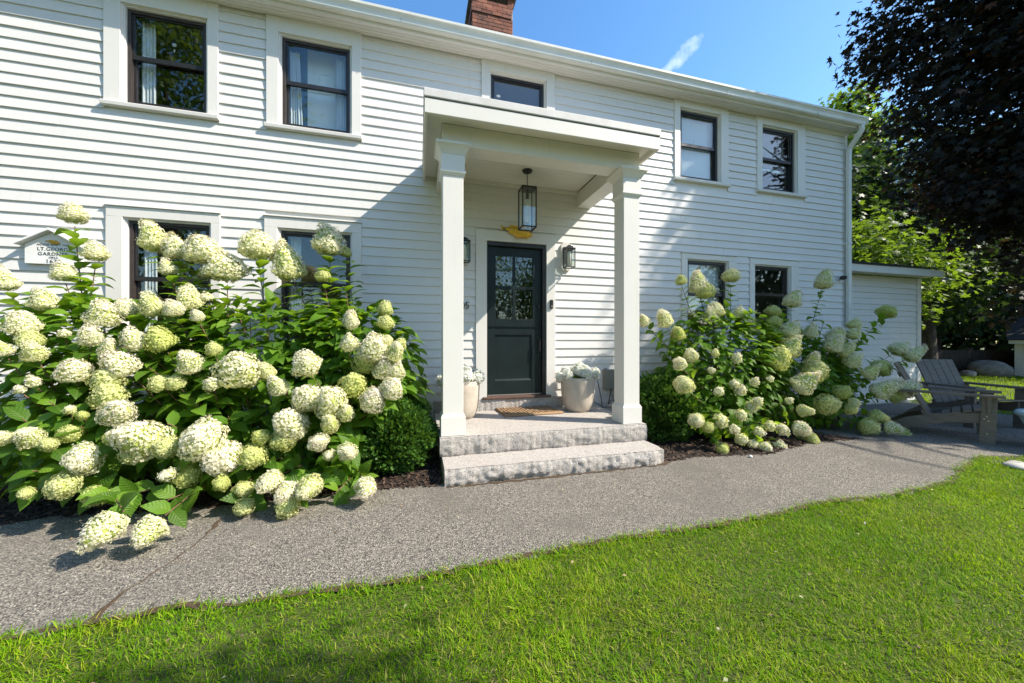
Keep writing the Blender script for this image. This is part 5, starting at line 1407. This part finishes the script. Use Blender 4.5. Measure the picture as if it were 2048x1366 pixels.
tree('maple_tree', (12.9, 3.3, 0), 2.6, .16, (12.9, 3.1, 3.2), (2.0, 1.9, 1.8), 190, 38, .125, M['green'], 'sunlit yellow-green tree close behind the right end of the wing', grp, .34, True, .4, 8, 1.7, .25, 22)
tree('maple_tree', (22.5, 6.0, 0), 2.6, .18, (22.5, 6.0, 4.8), (3.6, 3.4, 4.0), 360, 26, .2, M['darkgreen'], 'dark green tree behind the fence beside the shed', grp, .5, False, .4, 8, 1.0, .3, 4)
tree('maple_tree', (18.5, 12.0, 0), 3.0, .25, (18.5, 12.0, 6.0), (4.5, 4.0, 5.0), 420, 28, .24, M['darkgreen'], 'tall green tree far behind the wing', grp, .6, False, .4, 8, 1.0, .3, 5)
tree('maple_tree', (27.0, 1.0, 0), 2.6, .25, (27.0, 1.0, 5.0), (4.5, 4.5, 4.6), 380, 26, .25, M['darkgreen'], 'dark green tree at the far right behind the shed', grp, .6, False, .4, 8, .8, .3, 6)
p_ = onY(1688, 215, 13.0); tree('maple_tree', (p_.x, 13.0, 0), 4, .25, (p_.x, 13.0, p_.z - 3.4), (2.6, 2.6, 3.9), 300, 26, .26, M['green'], 'yellow-green treetop peeping over the right end of the roof', grp, .5, True, .4, 8, 1.0, .2, 7)
# the wood across the far side, one mass
n = 26000; a = rng.uniform(R(-10), R(75), n); d_ = rng.uniform(34, 46, n)
P = np.stack([d_ * np.cos(a), d_ * np.sin(a) - 2, rng.uniform(0, 1, n) ** .8 * (10 + 3 * np.sin(a * 9) + 2 * np.sin(a * 23))], 1)
o = scatter('far_wood', OVV, OVF, frames(unit(n) + np.array([0, 0, -.3]), unit(n) + np.array([0, 0, 1.])) * rng.uniform(.7, 1.3, n)[:, None, None], P, M['darkgreen'])
tag(o, 'far off wood behind the fence', None, None, 'stuff')
# yard trees on the street side, seen in the window panes
g2_ = 'street side trees across the lawn'
tree('yard_tree', (-9.5, -12, 0), 3.5, .35, (-9.5, -12, 10), (4.6, 3.6, 7), 620, 26, .24, M['green'], 'green yard tree left across the front lawn', g2_, .6, False, .4, 8, .8, .4, 11)
tree('yard_tree', (2.2, -18, 0), 2.5, .3, (2.2, -18, 4.6), (3.2, 3.0, 4.2), 380, 26, .26, M['green'], 'green yard tree straight across the front lawn', g2_, .6, False, .4, 8, .8, .4, 12)
tree('yard_tree', (20.2, -11, 0), 2.5, .35, (20.2, -11, 4.8), (4.0, 3.4, 4), 420, 26, .28, M['darkgreen'], 'dark yard tree right across the front lawn', g2_, .6, False, .4, 8, .8, .4, 13)
tree('yard_tree', (8.6, -19, 0), 2.0, .3, (8.6, -19, 4.4), (3.0, 3.0, 4.0), 320, 26, .24, M['green'], 'round green yard tree across the lawn opposite the front door', g2_, .55, False, .4, 8, .8, .4, 16)
tree('yard_tree', (-17, -9, 0), 2.5, .3, (-17, -9, 7), (5, 5, 6), 420, 26, .28, M['green'], 'green yard tree far left of the lawn', g2_, .6, False, .4, 8, .8, .4, 14)
tree('small_tree', (4.5, -6.1, 0), 3.2, .09, (4.40, -5.91, 5.0), (.48, .38, .5), 80, 30, .09, M['green'], 'small ornamental tree on the lawn beside the viewer', None, .2, False, .3, 6, 2, .3, 15)

# ================================================================== FENCE, BOULDERS, SHED, SMALL THINGS
fa, fb_ = Vector((15.2, 4.9, 0)), Vector((24.0, 2.4, 0)); fd = (fb_ - fa).normalized(); L = (fb_ - fa).length
fence = empty('board_fence', fa, 'low dark board fence behind the far lawn', 'fence')
mb = MB(); mb.box(0, .132, -.011, .011, .03, 1); FBM = new_mesh('fence_board', mb.v, mb.f, M['fence'])
nb_ = int(L / .14)
for i in range(nb_):
    o = place('fence_board', FBM, fence, fd * (.14 * i)); o.rotation_euler = (0, 0, math.atan2(fd.y, fd.x)); o.scale = (1, 1, .90 + random.uniform(-.015, .015))
ang_ = math.atan2(fd.y, fd.x)
for zz in (.25, .7):
    mb = MB(); mb.box(0, L, .0125, .05, zz, zz + .08); o = mb.build('rail', M['fence'], fence, local=True); o.rotation_euler = (0, 0, ang_)
for k in range(5):
    mb = MB(); mb.box(-.05, .05, .051, .15, 0, .98); o = mb.build('post', M['fence'], fence, local=True); o.location = fd * (L * k / 4); o.rotation_euler = (0, 0, ang_)

def boulder(c, r, label, mat, seed):
    r_ = random.Random(seed); mb = MB(); nu, nv = 14, 8; vs = []; fs = []
    for j in range(nv + 1):
        p = math.pi * j / nv
        for i in range(nu):
            a = 2 * math.pi * i / nu; n_ = 1 + .10 * math.sin(3 * a + seed) * math.sin(p * 2) + r_.uniform(-.05, .05)
            vs.append((c[0] + r[0] * math.sin(p) * math.cos(a) * n_, c[1] + r[1] * math.sin(p) * math.sin(a) * n_, c[2] + r[2] * math.cos(p) * n_))
    for j in range(nv):
        for i in range(nu): fs.append((j * nu + i, (j + 1) * nu + i, (j + 1) * nu + (i + 1) % nu, j * nu + (i + 1) % nu))
    mb.add(vs, fs); o = mb.build('boulder', mat, smooth=True); tag(o, label, 'boulder', 'boulders along the far edge of the lawn'); return o
b1 = onZ(1978, 752); boulder((b1.x, b1.y, .2), (.55, .5, .36), 'largest low grey boulder in front of the dark fence', M['stone'], 1)
b1 = onZ(1858, 750); boulder((b1.x, b1.y + .1, .12), (.35, .3, .28), 'round grey boulder at the foot of the dark tree trunk', M['stone'], 2)
b1 = onZ(1888, 752); boulder((b1.x, b1.y, .10), (.28, .26, .22), 'small grey boulder right of the dark tree trunk', M['stone'], 3)
b1 = onZ(1935, 753); boulder((b1.x, b1.y, .07), (.2, .2, .15), 'smallest grey stone between two boulders by the fence', M['stone'], 4)
b1 = onZ(2043, 935); o = boulder((b1.x, b1.y, .012), (.15, .11, .035), 'flat pale stone lying in the grass at the right edge', M['pale'], 5); o.name = 'flat_stone'; o['category'] = 'stone'; del o['group']
p_ = onZ(1501, 915, .012); mb = MB(); mb.lathe([(0, -.004), (.014, -.002), (.020, .008), (.015, .020), (0, .025)], (p_.x, p_.y, .014), 10); tag(mb.build('pebble', M['cardw'], smooth=True), 'tiny white pebble on the path below the right hydrangea', 'pebble')
p_ = onZ(1312, 872, .01); mb = MB(); mb.lathe([(0, 0), (.05, .0), (.07, .03), (.05, .06), (0, .075)], (p_.x, p_.y, .008), 9)

# shed at the right edge
sr = ray(2031, 683); s0 = CAM + sr * 12.2
shed = empty('garden_shed', (s0.x, s0.y, 0), 'white garden shed at the far right edge beyond the chairs', 'shed', None, math.atan2(-sr.x, sr.y))
mb = MB(); mb.box(.001, 2.6, .02, 2.4, 0, 1.15); mb.build('wall', M['shed'], shed, local=True)
mb = MB(); mb.box(-.02, .14, -.02, .019, 0, 1.12); mb.build('corner_board', M['trim'], shed, local=True)
for k in range(8):
    mb = MB(); mb.prism_x([(.019, .08 + k * .13), (-.002, .08 + k * .13), (.012, .21 + k * .13), (.019, .21 + k * .13)], .142, 2.6); mb.build('clapboard', M['shed'], shed, local=True)
mb = MB(); mb.box(-.14, 2.8, -.2, -.17, 1.13, 1.25); mb.build('fascia', M['trim'], shed, local=True)
mb = MB(); mb.prism_x([(-.24, 1.252), (-.24, 1.28), (1.2, 2.1), (2.6, 1.28), (2.6, 1.252)], -.18, 2.84); mb.build('roof', M['shingle'], shed, local=True)

# pale house glimpsed through the trees
ph = empty('far_house', (28, 12, 0), 'pale house glimpsed between the trees above the fence', 'house')
mb = MB(); mb.box(25, 33, 11.5, 16, 0, 3.0); mb.build('wall', M['shed'], ph)
mb = MB(); mb.prism_x([(11.1, 3.0), (13.75, 4.7), (16.4, 3.0)], 24.7, 33.3); mb.build('roof', M['shingle'], ph)
for k in range(3):
    mb = MB(); mb.box(26 + k * 2.3, 27 + k * 2.3, 11.46, 11.499, 1.0, 2.2); mb.build('window', M['black'], ph)

# edge of a pale blue seat at the right border
st_ = empty('garden_stool', (6.80, -2.32, .012), 'pale blue rounded garden stool cut off by the right edge of the picture', 'stool')
mb = MB(); mb.lathe([(0, .0), (.15, .0), (.165, .02), (.20, .12), (.255, .26), (.285, .335), (.28, .345), (0, .345)], (6.80, -2.32, .012), 28); mb.build('base', M['blue'], st_, smooth=True)
mb = MB(); mb.lathe([(0, .346), (.29, .346), (.315, .358), (.32, .385), (.305, .41), (.25, .422), (0, .424)], (6.80, -2.32, .012), 28); mb.build('seat', M['blue'], st_, smooth=True)
